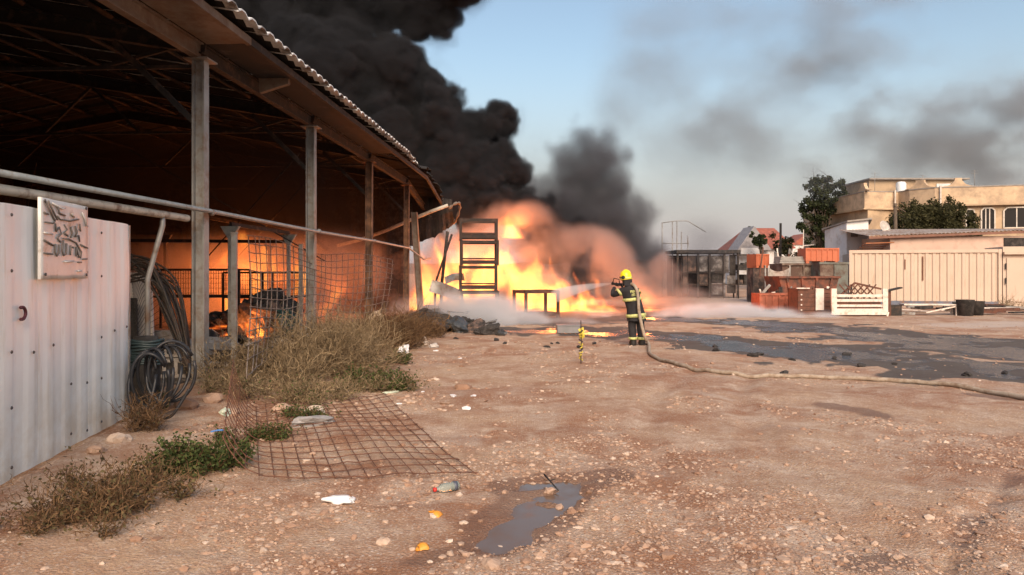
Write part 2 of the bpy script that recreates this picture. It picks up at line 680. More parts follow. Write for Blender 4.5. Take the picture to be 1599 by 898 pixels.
# pebbles: joined gravel, plus single stones that can be picked out
def rock_mesh(seed, flat=0.7, sub=1, rough=0.25):
    bm = bmesh.new()
    bmesh.ops.create_icosphere(bm, subdivisions=sub, radius=1.0)
    rr = random.Random(seed)
    off = Vector((rr.uniform(0, 99), rr.uniform(0, 99), rr.uniform(0, 99)))
    for v in bm.verts:
        v.co *= 1 + rough * 1.6 * mnoise.noise(v.co * 1.1 + off) + rough * 0.7 * mnoise.noise(v.co * 2.6 + off)
        v.co.z *= flat
        v.co.x *= 1.15
    V = np.array([v.co[:] for v in bm.verts])
    Fc = np.array([[v.index for v in f.verts] for f in bm.faces])
    bm.free()
    return V, Fc


def stone_mat(name, attr=False):
    t = NT(name)
    g = t.geo()
    if attr:
        a = t.new('ShaderNodeAttribute', attribute_name='tone').outputs['Fac']
    else:
        a = t.new('ShaderNodeObjectInfo').outputs['Random']
    c = t.ramp(a, [(0.0, (0.22, 0.125, 0.08)), (0.35, (0.38, 0.245, 0.17)), (0.7, (0.50, 0.375, 0.285)), (1.0, (0.64, 0.55, 0.46))])
    c = t.mix(t.ramp(t.noise(30.0, 5.0, 0.7, g), [(0.4, 0.0), (0.7, 0.55)]), c, (0.30, 0.17, 0.11))
    t.bump(t.noise(120.0, 4.0, 0.6, g), 0.4, 0.004)
    return t.set(c, 0.92)


M_stone = stone_mat('limestone')


def build_pebbles():
    rng = np.random.default_rng(8)
    base = [rock_mesh(k, 0.55, 1, 0.36) for k in range(6)]
    n = 110000
    Y = np.exp(rng.uniform(math.log(3.3), math.log(24), n))
    X = rng.uniform(-0.80, 0.80, n) * Y
    # keep off the shed floor, cluster the rest
    fx = -3.6 + 0.0526 * (Y - 10.8)
    dens = 0.55 * vnoise(X, Y, 1.6, 21) + 0.35 * vnoise(X, Y, 0.6, 27) + 0.35 * vnoise(X, Y, 0.25, 23) + 0.24
    heap = np.minimum(seg_dist(X, Y, gpts([(600, 790, .25), (770, 735, .2), (930, 680, .2)])), seg_dist(X, Y, gpts([(900, 870, .4), (1250, 830, .6), (1560, 860, .6)])))
    dens += 0.9 * (1 - sstep(heap, -0.2, 0.7))
    dens -= 0.8 * (1 - sstep(seg_dist(X, Y, gpts([(1100, 600, .4), (1500, 640, .6)])), -0.2, 1.2))
    wd = np.minimum(seg_dist(X, Y, WET[0]), seg_dist(X, Y, WET[1]))
    dens -= 1.2 * (1 - sstep(wd, -0.3, 0.8))
    for rut in RUTS: dens -= 0.6 * (1 - sstep(seg_dist(X, Y, rut), 0.0, 0.2))
    pd = np.minimum(seg_dist(X, Y, PUDDLE), seg_dist(X, Y, PUDDLE2))
    ok = (rng.uniform(0, 1, n) < np.clip(dens, 0.015, 1)) & (X > fx) & (pd > -0.02)
    X, Y = X[ok], Y[ok]
    n = len(X)
    s = np.exp(rng.normal(math.log(0.0078), 0.60, n)) * (0.65 + 0.06 * Y)
    s = np.clip(s, 0.003, 0.038)
    Z = gz(X, Y) + s * rng.uniform(-0.25, 0.2, n)
    ang = rng.uniform(0, 6.283, n)
    kind = rng.integers(0, 6, n)
    Vs, Fs, Ts, c0 = [], [], [], 0
    for k in range(6):
        V, Fc = base[k]
        sel = np.nonzero(kind == k)[0]
        if not len(sel): continue
        ca, sa = np.cos(ang[sel])[:, None], np.sin(ang[sel])[:, None]
        sq = rng.uniform(0.6, 1.25, len(sel))[:, None]
        x = V[None, :, 0] * ca - V[None, :, 1] * sa
        y = V[None, :, 0] * sa + V[None, :, 1] * ca
        P = np.stack([x * s[sel, None] + X[sel, None], y * s[sel, None] + Y[sel, None], V[None, :, 2] * s[sel, None] * sq + Z[sel, None]], -1)
        m = len(V)
        Vs.append(P.reshape(-1, 3))
        Fs.append((Fc[None] + (np.arange(len(sel)) * m)[:, None, None] + c0).reshape(-1, 3))
        Ts.append(np.repeat(np.clip(rng.beta(1.6, 2.0, len(sel)), 0, 1), m))
        c0 += len(sel) * m
    o = np_mesh('gravel', np.concatenate(Vs), np.concatenate(Fs), stone_mat('gravel_stone', True))
    a = o.data.attributes.new('tone', 'FLOAT', 'POINT')
    a.data.foreach_set('value', np.concatenate(Ts).astype(np.float32))
    tag(o, 'loose pale and reddish gravel strewn over the dirt yard', 'gravel', kind='stuff')


build_pebbles()


def build_stones():
    meshes = []
    for k in range(5):
        V, Fc = rock_mesh(50 + k, 0.62, 2, 0.34)
        o = np_mesh('stone', V, Fc, M_stone, smooth=False)
        meshes.append(o.data)
        bpy.data.objects.remove(o)

    def stone(px, py, wpx, k, label, group=None, cat='stone'):
        p = on(px, py)
        s = wpx / F * p.y / 2
        o = bpy.data.objects.new('stone', meshes[k % 5])
        C.objects.link(o)
        o.location = (p.x, p.y, p.z + s * 0.12)
        o.scale = (s, s * R.uniform(0.8, 1.1), s * R.uniform(0.8, 1.1))
        o.rotation_euler = (R.uniform(-.3, .3), R.uniform(-.3, .3), R.uniform(0, 6.28))
        tag(o, label, cat, group)
    stone(724, 607, 26, 0, 'large pale stone alone on the open dirt beyond the fallen mesh')
    stone(768, 886, 29, 1, 'rounded pinkish stone at the near tip of the puddle')
    stone(599, 850, 24, 2, 'pale angular stone in the gravel near the two scraps of orange peel')
    stone(858, 766, 17, 3, 'flat pale stone lying in the far arm of the puddle')
    stone(874, 788, 15, 4, 'orange-brown stone standing in the narrow of the puddle')
    stone(781, 846, 13, 0, 'small pale stone sitting in the widest water of the puddle')
    rr = random.Random(4)
    n = 0
    spots = []
    while n < 70:
        a = rr.random()
        if a < 0.45: px, py = rr.gauss(690, 75), rr.gauss(790, 40)
        elif a < 0.8: px, py = rr.uniform(860, 1590), rr.gauss(850, 35)
        else: px, py = rr.uniform(560, 1590), rr.uniform(640, 880)
        if py > 893 or py < 630 or px < 420: continue
        p = gnd(px, py)
        if min(seg_dist(np.array([p.x]), np.array([p.y]), PUDDLE)[0], seg_dist(np.array([p.x]), np.array([p.y]), PUDDLE2)[0]) < 0.05: continue
        if any(abs(px - a) < 16 and abs(py - b) < 10 for a, b in spots): continue
        spots.append((px, py))
        stone(px, py, rr.uniform(8, 15) * (0.6 + 0.4 * (py - 600) / 290), n, 'loose pale limestone lump among the gravel of the yard', 'loose limestone lumps in the gravel')
        n += 1


build_stones()
# ------------------------------------------------------------------ the open-sided steel shed
M_galv = simple('galvanised_steel', (0.30, 0.30, 0.29), 0.55, 0.35, 0.25, 2.0, (0.20, 0.13, 0.09), 0.35, 0.1)
M_steelrust = simple('scorched_steel', (0.11, 0.07, 0.05), 0.8, 0.2, 0.4, 3.0, (0.03, 0.026, 0.024), 0.7, 0.3)
M_soffit = simple('old_beige_purlin_steel', (0.20, 0.165, 0.135), 0.7, 0.1, 0.25, 1.5, (0.14, 0.09, 0.06), 0.5, 0.1)
M_sheet = simple('white_roof_sheet', (0.78, 0.78, 0.76), 0.5, 0.15, 0.15, 0.8, (0.20, 0.16, 0.13), 0.35, 0.05)
M_burnt_sheet = simple('burnt_roof_sheet', (0.10, 0.075, 0.06), 0.85, 0.1, 0.5, 1.2, (0.02, 0.018, 0.017), 0.8, 0.25, 12.0)
M_char = simple('charred_black', (0.022, 0.02, 0.019), 0.9, 0.0, 0.5, 3.0, (0.07, 0.06, 0.055), 0.4, 0.4, 15.0)
M_wallsheet = simple('pale_wall_sheet', (0.30, 0.26, 0.22), 0.7, 0.0, 0.2, 0.7, (0.16, 0.10, 0.07), 0.5, 0.05)
M_brownwall = simple('sooty_block_wall', (0.20, 0.12, 0.085), 0.95, 0.0, 0.35, 0.8, (0.06, 0.045, 0.04), 0.6, 0.4, 8.0)
M_pipe_cream = simple('cream_painted_pipe', (0.52, 0.48, 0.40), 0.6, 0.0, 0.12, 4.0, (0.20, 0.13, 0.09), 0.3, 0.1)
M_concrete = simple('shed_floor_concrete', (0.22, 0.18, 0.155), 0.95, 0.0, 0.3, 0.8, (0.07, 0.06, 0.05), 0.5, 0.4, 10.0)

M_rustcol = simple('rust_red_column', (0.26, 0.135, 0.075), 0.85, 0.1, 0.3, 2.0, (0.10, 0.06, 0.045), 0.5, 0.3)
SH = empty('open_shed', (-4.57, 10.8, 0.0), -math.atan(0.0526), 'open-sided steel shed with corrugated roof, its far end burning and collapsed', 'shed')
SW, Y0, Y1 = 15.0, -7.0, 19.3             # width, near end, far end (shed coordinates: x across, y along)
EX, EZ, SL = 1.0, 5.14, 0.17              # eave overhang, sheet height there, roof slope
RX = -7.0                                  # ridge line


def rz_(x):
    """underside of the roof sheet at shed x"""
    return EZ + (EX - x) * SL if x > RX else EZ + (EX - RX) * SL - (RX - x) * SL


def droop(y):
    """how far the burnt far end has sunk"""
    return -0.30 * float(sstep(np.array(y), 14.5, 19.5)) - 0.45 * float(sstep(np.array(y), 17.5, 19.8))


def section_h(mb, a, b, d, w, tf=0.022, tw=0.02, side=(1, 0, 0)):
    """H beam from a to b: flanges d apart along 'side'"""
    a, b = Vector(a), Vector(b)
    s = Vector(side)
    ax = (b - a).normalized()
    o = ax.cross(s).normalized()
    for k in (-1, 1):
        mb.bar(a + s * (k * d / 2), b + s * (k * d / 2), w, tf, up=s)
    mb.bar(a, b, tw, d - tf - 0.002, up=s)


col_y = [-5.0, 0.0, 5.0, 10.0, 15.4]
for i, y in enumerate(col_y):
    m = MB()
    far = i >= 3
    section_h(m, (0, y, -0.1), (0.02 * far, y, 4.80 + droop(y)), 0.16, 0.15, 0.028, 0.02)
    m.box((0, y, 0.02), (0.42, 0.42, 0.03))
    m.box((0, y, 4.79 + droop(y)), (0.36, 0.34, 0.02))
    col = m.build('column', M_galv if i < 3 else M_rustcol, SH)
    # left-hand row of columns
    m = MB()
    section_h(m, (-SW + 1.2, y, -0.05), (-SW + 1.2, y, 4.8), 0.22, 0.22, 0.03, 0.03)
    m.build('column', M_steelrust, SH)
    # rafter: two sloping H beams meeting at the ridge
    for x0, x1 in ((0.08, RX), (-SW + 0.2, RX)):
        m = MB()
        a = Vector((x0, y, rz_(x0) - 0.30 + droop(y)))
        b = Vector((x1, y, rz_(x1) - 0.30 + droop(y) * 0.7))
        section_h(m, a, b, 0.22, 0.14, 0.02, 0.02, side=(b - a).normalized().cross(Vector((0, 1, 0))))
        m.build('rafter', M_steelrust, SH)
    # tie rod and struts
    m = MB()
    zt = 4.72 + droop(y)
    m.bar((0, y + 0.06, zt), (-SW + 1.2, y + 0.06, zt), 0.05)
    m.build('tie_rod', M_steelrust, SH)
    for k in range(6):
        xa = -1.6 - k * 2.2
        m = MB().bar((xa, y + 0.06, zt), (xa - 1.1 if k % 2 else xa + 1.1, y + 0.06, rz_(xa + (-1.1 if k % 2 else 1.1)) - 0.4 + droop(y)), 0.05)
        m.build('strut', M_steelrust, SH)
    # knee brace
    MB().bar((-0.1, y, 3.9 + droop(y)), (-1.3, y, rz_(-1.3) - 0.45 + droop(y)), 0.06, 0.08).build('knee_brace', M_steelrust, SH)

# eave beams along the column heads, in bays
bays = [(-7.0, -5.0), (-5.0, 0.0), (0.0, 5.0), (5.0, 10.0), (10.0, 15.4), (15.4, 19.0)]
for a, b in bays:
    m = MB()
    section_h(m, (0, a + 0.003, 4.92 + droop(a)), (0, b - 0.003, 4.92 + droop(b)), 0.22, 0.12, 0.018, 0.018, side=(0, 0, 1))
    m.build('eave_beam', M_soffit if a < -1 else M_steelrust, SH)
    # outer edge purlin, a C channel under the sheet ends
    m = MB()
    pa, pb = Vector((EX - 0.24, a + 0.003, EZ - 0.11 + droop(a))), Vector((EX - 0.24, b - 0.003, EZ - 0.11 + droop(b)))
    m.bar(pa + Vector((0, 0, 0.03)), pb + Vector((0, 0, 0.03)), 0.012, 0.11)
    m.bar(pa + Vector((-0.035, 0, 0.082)), pb + Vector((-0.035, 0, 0.082)), 0.058, 0.012)
    m.bar(pa + Vector((-0.035, 0, -0.022)), pb + Vector((-0.035, 0, -0.022)), 0.058, 0.012)
    if b <= 10: MB().box(((EX - 0.28 + 0.08) / 2, (a + b) / 2, 5.035), (EX - 0.40, b - a - 0.01, 0.012), (0, 0.0, 0)).build('soffit_panel', M_soffit if b < 1 else M_burnt_sheet, SH)  # farther bays: soot and shading both put into the panel colour
    m.build('edge_purlin', M_soffit if a < -1 else M_steelrust, SH)
    for k in range(10):
        x = -1.35 - k * 1.35
        m = MB()
        sag = 0.16 * math.sin(k * 2.1) if a > 9 else 0
        m.tube([(x, a + (b - a) * q, rz_(x) - 0.08 + droop(a + (b - a) * q) * (1 if k < 6 else 0.4) - 4 * sag * q * (1 - q) * (sag > 0)) for q in (0, .25, .5, .75, 1)], 0.045, 4)
        m.build('purlin', M_steelrust, SH)

# corrugated roof sheets, one object each; near ones white, far ones scorched and warped
def sheet_mesh(x0, x1, w=1.0, period=0.30, amp=0.06, seed=0, warp=0.0, th=0.020, cut=0.0, y_abs=0.0):
    rr = random.Random(seed)
    nper = 18
    w = 1.035
    prof = []
    for k in range(nper + 1):
        ph = (k / 6.0) % 1.0
        z = amp if 0.30 < ph < 0.72 else (0 if ph < 0.14 or ph > 0.88 else amp * 0.5)
        prof.append((k * w / nper, z))
    nx = 14
    V = []
    off = Vector((seed * 7.3, 1.7, 0))
    for layer in (0, th):
        for i in range(nx + 1):
            for y, z in prof:
                q = 0.022 * i if i < 2 else 0.022 + (i - 1) / (nx - 1) * 0.978
                x = x0 + (x1 - x0) * q
                if i == 0 and cut: x -= cut * (0.5 + mnoise.noise(Vector((y * 5 + seed, 3, 1))))
                dz = 0
                if warp:
                    dz = warp * max(0.0, min(1.0, (y + y_abs - 11) / 5)) * (mnoise.noise(Vector((x * 0.7, (y + y_abs) * 0.8, 0))) - 0.3 * max(0, 1.2 - abs(x - x0)) * (x0 > -3))
                V.append((x, y, rz_(x) + z + layer + dz + (droop(y_abs + y) if warp else 0)))
    n = len(prof)
    Fc = []
    tot = (nx + 1) * n
    for i in range(nx):
        for k in range(n - 1):
            a = i * n + k
            Fc.append((a, a + 1, a + n + 1, a + n))
            Fc.append((tot + a + n, tot + a + n + 1, tot + a + 1, tot + a))
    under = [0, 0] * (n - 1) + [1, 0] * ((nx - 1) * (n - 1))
    for i in range(nx):
        for k, s in ((0, 1), (n - 1, -1)):
            a = i * n + k
            q = (a, a + n, tot + a + n, tot + a)
            Fc.append(q if s > 0 else q[::-1])
    for k in range(n - 1):
        for i in (0, nx):
            a = i * n + k
            Fc.append((a, a + 1, tot + a + 1, tot + a))
    me = bpy.data.meshes.new('roof_sheet')
    me.from_pydata(V, [], Fc)
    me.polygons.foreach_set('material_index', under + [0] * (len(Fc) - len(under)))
    me.update()
    return me


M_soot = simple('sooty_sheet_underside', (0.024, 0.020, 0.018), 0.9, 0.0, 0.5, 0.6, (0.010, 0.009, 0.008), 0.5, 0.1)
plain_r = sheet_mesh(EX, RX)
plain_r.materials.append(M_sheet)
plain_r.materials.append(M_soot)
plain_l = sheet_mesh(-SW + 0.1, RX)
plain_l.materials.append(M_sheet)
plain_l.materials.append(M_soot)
ys = [Y0 + k * 1.0 for k in range(27)]
for k, y in enumerate(ys):
    for side, base in ((0, plain_r), (1, plain_l)):
        if y > 10.5:
            me = sheet_mesh((EX if side == 0 else -SW + 0.1) - (0.08 * (k % 3) if side == 0 else 0), RX, seed=k + 40 * side, warp=0.30, y_abs=y, cut=0.25 if y > 14 else 0.1)
            me.materials.append(M_burnt_sheet if y > 12.2 else M_sheet)
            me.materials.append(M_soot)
        else:
            me = base
        o = bpy.data.objects.new('roof_sheet', me)
        C.objects.link(o)
        o.parent = SH
        dy = y + 0.5
        o.location = (0, y * 1.0 + 0.002, 0.012 if k % 2 else 0)

# curled strip of eave metal at the burnt corner
m = MB()
pts = []
for k in range(16):
    q = k / 15
    pts.append((EX + 0.12 + 0.35 * math.sin(q * 3.1), 18.3 + q * 1.3, EZ - 0.95 - 0.25 * q + 0.35 * math.sin(q * 4)))
m.tube(pts, 0.05, 5, radii=[0.05 + 0.03 * math.sin(k * 2.3) for k in range(16)])
m.build('curled_eave_strip', M_soffit, SH)

# walls: pale sheets on the left side and the added near end, scorched hanging sheets on the far gable
def wall_panel(x0, y0, x1, y1, zb, zt0, zt1, mat, name='wall_sheet', bend=0.0, seed=0):
    n = 13
    d = Vector((x1 - x0, y1 - y0, 0))
    L = d.length
    d.normalize()
    nrm = Vector((d.y, -d.x, 0))
    V = []
    rr = random.Random(seed)
    zb0, zb1 = zb if hasattr(zb, '__len__') else (zb, zb)
    for layer in (0, 1):
        for row in range(5):
            q = row / 4
            for k in range(n):
                u = k / (n - 1)
                a = 0.03 if (k // 2) % 2 else 0.0
                b = bend * (1 - q) ** 2 * (1 + 0.6 * mnoise.noise(Vector((u * 3, q * 2, seed)))) if bend else 0
                zz = (zb0 + (zb1 - zb0) * u) * (1 - q) + (zt0 + (zt1 - zt0) * u) * q
                if row == 0 and bend: zz += 0.12 * mnoise.noise(Vector((u * 6, seed * 3.1, 0)))
                V.append(Vector((x0, y0, zz)) + d * (u * L) + nrm * (a + b + layer * 0.008))
    Fc = []
    t = 5 * n
    for r_ in range(4):
        for k in range(n - 1):
            a = r_ * n + k
            Fc.append((a, a + 1, a + n + 1, a + n))
            Fc.append((t + a + n, t + a + n + 1, t + a + 1, t + a))
    for k in range(n - 1):
        Fc.append((k, t + k, t + k + 1, k + 1))
        a = 4 * n + k
        Fc.append((a, a + 1, t + a + 1, t + a))
    for r_ in range(4):
        for k in (0, n - 1):
            a = r_ * n + k
            Fc.append((a, a + n, t + a + n, t + a))
    return MB().add(V, Fc).build(name, mat, SH)


for k in range(13):                                     # left side
    y = Y0 + 0.1 + k * 2.0
    wall_panel(-SW + 0.5, y, -SW + 0.5, y + 1.995, 0.0, rz_(-SW + .5) - 0.12, rz_(-SW + .5) - 0.12, M_wallsheet)
for k in range(7):                                      # near end, out of the picture, added to keep the sun out
    x = -SW + 0.5 + k * 2.0
    wall_panel(x, Y0 + 0.05, x + 1.995, Y0 + 0.05, 0.0, rz_(x) - 0.15, rz_(x + 2) - 0.15, M_wallsheet)
gable = [(-14.4, 2.9), (-13.0, 2.7), (-11.6, 2.9), (-10.2, 2.6), (-8.8, 2.3), (-7.4, 2.2), (-6.0, 2.25), (-4.6, 2.1), (-3.2, 2.15), (-1.8, 2.3), (-0.6, 2.75), (0.55, 3.3), (1.0, 3.7)]
for k in range(len(gable) - 1):
    (xa, za), (xb, zb) = gable[k], gable[k + 1]
    dr = droop(19.2)
    wall_panel(xa, Y1 - 0.1 + 0.02 * (k % 2), xb + 0.12, Y1 - 0.1 + 0.02 * (k % 2), (za, zb), rz_(xa) + 0.16 + dr, rz_(xb) + 0.16 + dr, M_char if k % 3 != 1 else M_burnt_sheet, 'gable_sheet', bend=-0.25 - 0.25 * (k % 3), seed=k)

# low sooty wall sheets still standing under the hanging gable
for k in range(9):
    xa = -14.3 + k * 1.5
    wall_panel(xa, Y1 + 0.35, xa + 1.495, Y1 + 0.35, 0.0, 3.0 + 0.15 * math.sin(k * 2.1), 2.95 + 0.15 * math.sin(k * 1.3 + 1), M_brownwall, 'low_wall_sheet')
# bent pale tube that used to carry the gable, now sagging
m = MB()
gp = [(EX + 0.1, 4.30), (0.4, 4.05), (-0.4, 3.72), (-1.4, 3.30), (-2.4, 2.95), (-3.3, 2.72)]
m.tube([(x, Y1 - 1.1, z) for x, z in gp], 0.07, 8)
m.build('sagging_tube', M_pipe_cream, SH)
# leaning burnt posts at the far corner
for (xa, ya, xb, yb, zb, r_, mt) in ((0.25, 17.0, -0.05, 17.2, 3.95, 0.13, M_soffit), (0.75, 18.6, 1.0, 18.8, 3.3, 0.07, M_char), (0.45, 18.9, 1.15, 19.0, 3.2, 0.05, M_char)):
    m = MB()
    if r_ > 0.1: section_h(m, (xa, ya, -0.05), (xb, yb, zb), 0.2, 0.2, 0.03, 0.03)
    else: m.tube([(xa, ya, -0.05), (xa + 0.06, ya, zb * .4), (xb, yb, zb)], r_, 6)
    m.build('leaning_post', mt, SH)
# buckled sheet scraps hanging by the corner
for k, (x, y, z, w, h, a) in enumerate(((0.95, 18.6, 0.95, 1.3, 0.5, 0.35), (1.25, 18.9, 1.45, 0.8, 0.28, -0.15))):
    m = MB()
    V = []
    for j in range(5):
        for i in range(6):
            u, v = i / 5 - .5, j / 4 - .5
            V.append(Vector((u * w, 0.14 * math.sin(u * 5 + k) + 0.1 * v, v * h - 0.1 * u * u)))
    V = [Euler((0.2 * k, a, 0.3)).to_matrix() @ p + Vector((x, y, z)) for p in V]
    V2 = [p + Vector((0, 0.012, 0)) for p in V]
    Fc = [(j * 6 + i, j * 6 + i + 1, j * 6 + i + 7, j * 6 + i + 6) for j in range(4) for i in range(5)]
    m.add(V, Fc, True)
    m.add(V2, [q[::-1] for q in Fc], True)
    m.build('hanging_scrap', M_galv, SH)
# thin cross bracing rods
for (a, b) in (((-0.6, 6.0, 4.4), (-4.6, 9.5, 1.9)), ((-4.9, 6.5, 4.6), (-1.2, 9.8, 2.0)), ((-2.0, 11, 4.5), (-5.5, 14, 2.2)), ((-9, 9, 4.7), (-12.5, 13, 2.4))):
    MB().tube([a, b], 0.018, 5).build('brace_rod', M_steelrust, SH)
# two dislodged rafters glowing with firelight, hanging inside
for (a, b) in (((-8.2, 13.0, 3.9), (-5.6, 14.5, 3.35)), ((-5.6, 14.4, 3.6), (-3.4, 15.2, 3.0)), ((-3.9, 15.2, 3.25), (-3.0, 15.9, 2.5))):
    MB().bar(a, b, 0.18, 0.12).build('fallen_rafter', M_steelrust, SH)
# small angle bracket lit under the overhang
MB().prism([(0.12, 1.9, 4.78), (0.62, 1.9, 4.93), (0.62, 1.9, 5.05), (0.1, 1.9, 5.05)], (0, 0, 0), (0, 0.1, 0)).build('bracket', M_soffit, SH)
# floor
MB().box((-SW / 2 + 0.2, (Y0 + Y1) / 2, 0.0), (SW - 1.2, Y1 - Y0, 0.10)).build('shed_floor', M_concrete, SH)
# inner row of slim posts with flared heads and their header rails
for k, (x, y, h) in enumerate(((-2.3, 6.2, 2.75), (-2.3, 10.0, 2.75), (-6.0, 8.0, 2.8), (-7.5, 13.0, 2.9), (-9.3, 6.5, 2.85), (-4.6, 14.5, 2.7))):
    m = MB().bar((x, y, 0.0), (x, y, h - 0.2), 0.09)
    m.prism([(x - 0.05, y - 0.05, h - 0.28), (x + 0.05, y - 0.05, h - 0.28), (x + 0.22, y - 0.05, h), (x - 0.22, y - 0.05, h)], (0, 0, 0), (0, 0.1, 0))
    m.build('inner_post', M_pipe_cream if k < 2 else M_steelrust, SH)
for a, b in (((-2.3, 6.2, 2.80), (-2.3, 10.0, 2.80)), ((-6, 8, 2.9), (-12, 8, 2.9)), ((-6, 8, 2.45), (-13, 9, 2.45)), ((-7.5, 13, 2.95), (-13.8, 13, 2.95)), ((-2.3, 10.1, 2.55), (-7.5, 10.1, 2.6)), ((-9.3, 6.5, 2.9), (-13.8, 6.5, 2.9))):
    MB().bar(a, b, 0.07, 0.09).build('header_rail', M_steelrust, SH)

# steel tube rail along the columns
RT = Vector((0.17, 0, 2.57))
t_ = empty('pipe_rail', (-4.57, 10.8, 0.0), -math.atan(0.0526), 'long galvanised pipe rail clamped along the shed columns', 'rail')
pts = [(0.17, -8.0, 2.60), (0.17, 0, 2.58), (0.17, 5, 2.55), (0.17, 10, 2.56), (0.17, 15.0, 2.52), (0.2, 15.9, 2.40), (0.42, 16.6, 2.15), (0.55, 17.3, 2.2)]
MB().tube(pts, 0.034, 10).build('pipe', simple('rail_galvanised', (0.34, 0.37, 0.37), 0.5, 0.3, 0.15, 6.0, (0.22, 0.17, 0.13), 0.25, 0.1), t_)
for y in (0, 5, 10, 15.2):
    m = MB()
    m.tube([(0.17, y - 0.03, 2.565), (0.17, y + 0.03, 2.565)], 0.048, 10)
    m.build('clamp', M_galv, t_)

# cream pipe below it that ends in an open mouth
t_ = empty('cream_pipe', (-4.57, 10.8, 0.0), -math.atan(0.0526), 'cream painted pipe with an open end above the white sheet fence', 'pipe')
MB().tube([(0.10, -8.0, 2.47), (0.08, -0.55, 2.44)], 0.05, 12, cap=False).build('pipe_body', M_pipe_cream, t_)
MB().lathe([(0.051, 0), (0.051, 0.03), (0.040, 0.03), (0.040, -0.05)], 12, (0.08, -0.56, 2.44), (-math.pi / 2, 0, 0)).build('open_end', M_char, t_)
MB().tube([(0.08, -1.2, 2.44), (0.08, -1.2, 2.30), (-0.12, -1.2, 1.6), (-0.12, -1.2, 0)], 0.035, 6).build('support_leg', M_galv, t_)
# ------------------------------------------------------------------ white corrugated sheet fence with its sign
M_white = None
def white_sheet_mat():
    t = NT('white_painted_sheet')
    o = t.obj()
    c = t.mix(t.ramp(t.noise(1.2, 5.0, 0.6), [(0.35, 0), (0.75, 1)]), (0.87, 0.90, 0.88), (0.82, 0.84, 0.81))
    # rust-coloured splash dirt low down and runs below the screws
    sep = t.new('ShaderNodeSeparateXYZ')
    t.l.new(o, sep.inputs[0])
    low = t.math('MULTIPLY', t.ramp(sep.outputs['Z'], [(0.0, 1.0), (0.9, 0.0)]), t.ramp(t.noise(2.2, 6.0, 0.7), [(0.32, 0), (0.62, 0.85)]))
    c = t.mix(low, c, (0.55, 0.45, 0.32))
    runs = t.math('MULTIPLY', t.ramp(t.noise(1.0, 5.0, 0.7, t.scaled((6, 6, 0.7))), [(0.54, 0), (0.70, 0.6)]), t.ramp(sep.outputs['Z'], [(0.2, 0.3), (1.0, 1.0)]))
    c = t.mix(runs, c, (0.62, 0.55, 0.42))
    t.bump(t.noise(2.2, 3.0), 0.25, 0.03)
    return t.set(c, 0.42)


M_white = white_sheet_mat()
M_screw = simple('dark_screw', (0.09, 0.08, 0.08), 0.5, 0.6, 0.2)
A_ = Vector((-4.41, 8.46, 0))
B_ = Vector((-3.46, 2.4, 0))
dv = (B_ - A_)
LF = dv.length
FN = empty('sheet_fence', A_, math.atan2(dv.y, dv.x), 'white corrugated steel sheet fence with rows of dark screws, beside the shed', 'fence')
# local x runs along the fence towards the camera, local y = outward (towards the yard)
HF = 2.24
def fence_sheet(x0, w, seed):
    per = 0.36
    prof = []
    n = int(w / per * 10)
    for k in range(n + 1):
        ph = (k / 10.0) % 1.0
        y = 0.008 * (sstep(np.array(ph), 0.02, 0.26) - sstep(np.array(ph), 0.45, 0.72))
        prof.append((x0 + k * w / n, float(y)))
    V, Fc = [], []
    rows = 9
    np_ = len(prof)
    for lay in (0, -0.006):
        for r_ in range(rows):
            z = 0.04 + r_ / (rows - 1) * (HF - 0.04)
            for x, y in prof:
                zz = z + (0.012 * mnoise.noise(Vector((x * 1.5, 0, 3))) if r_ in (0, rows - 1) else 0)
                V.append((x, y + lay + 0.022 * mnoise.noise(Vector((x * 1.1, z * 0.9, 0))), zz))
    t = rows * np_
    for r_ in range(rows - 1):
        for k in range(np_ - 1):
            a = r_ * np_ + k
            Fc.append((a, a + 1, a + np_ + 1, a + np_))
            Fc.append((t + a + np_, t + a + np_ + 1, t + a + 1, t + a))
    for k in range(np_ - 1):
        a = (rows - 1) * np_ + k
        Fc.append((a, a + 1, t + a + 1, t + a))
        Fc.append((k, t + k, t + k + 1, k + 1))
    for r_ in range(rows - 1):
        for k in (0, np_ - 1):
            a = r_ * np_ + k
            Fc.append((a, a + np_, t + a + np_, t + a))
    return MB().add(V, Fc).build('sheet', M_white, FN)


for k in range(6): fence_sheet(0.0 + k * 1.08, 1.075, k)
screw_xy = []
for z in (0.16, 0.62, 1.05, 1.68, 2.12):
    for k in range(17):
        x = 0.14 + k * 0.36
        if (k * 7 + int(z * 10)) % 5 in (1, 3): continue
        screw_xy.append((x, z + 0.03 * math.sin(k * 1.7 + z)))
sm = MB().lathe([(0.014, 0), (0.014, 0.006), (0.009, 0.010), (0.0, 0.012)], 8, (0, 0, 0), (-math.pi / 2, 0, 0)).build('screw', M_screw, FN)
for k, (x, z) in enumerate(screw_xy):
    o = sm if k == 0 else sm.copy()
    if k: C.objects.link(o); o.parent = FN
    o.location = (x, 0.030, z)
# grey end post and rails behind
MB().box((-0.025, -0.02, HF / 2 - 0.02), (0.04, 0.06, HF + 0.02)).build('end_post', M_galv, FN)
for z in (0.6, 1.7): MB().box((LF / 2, -0.05, z), (LF, 0.05, 0.07)).build('back_rail', M_galv, FN)
# scrap of lettering at the picture's edge: a dark red round letter end
m = MB()
m.tube([(2.50 - 0.06 * math.cos(a), 0.034, 1.36 + 0.05 * math.sin(a)) for a in [k * 0.35 - 1.9 for k in range(12)]], 0.014, 6)
m.build('painted_letter', simple('dark_red_paint', (0.10, 0.02, 0.03), 0.6), FN)

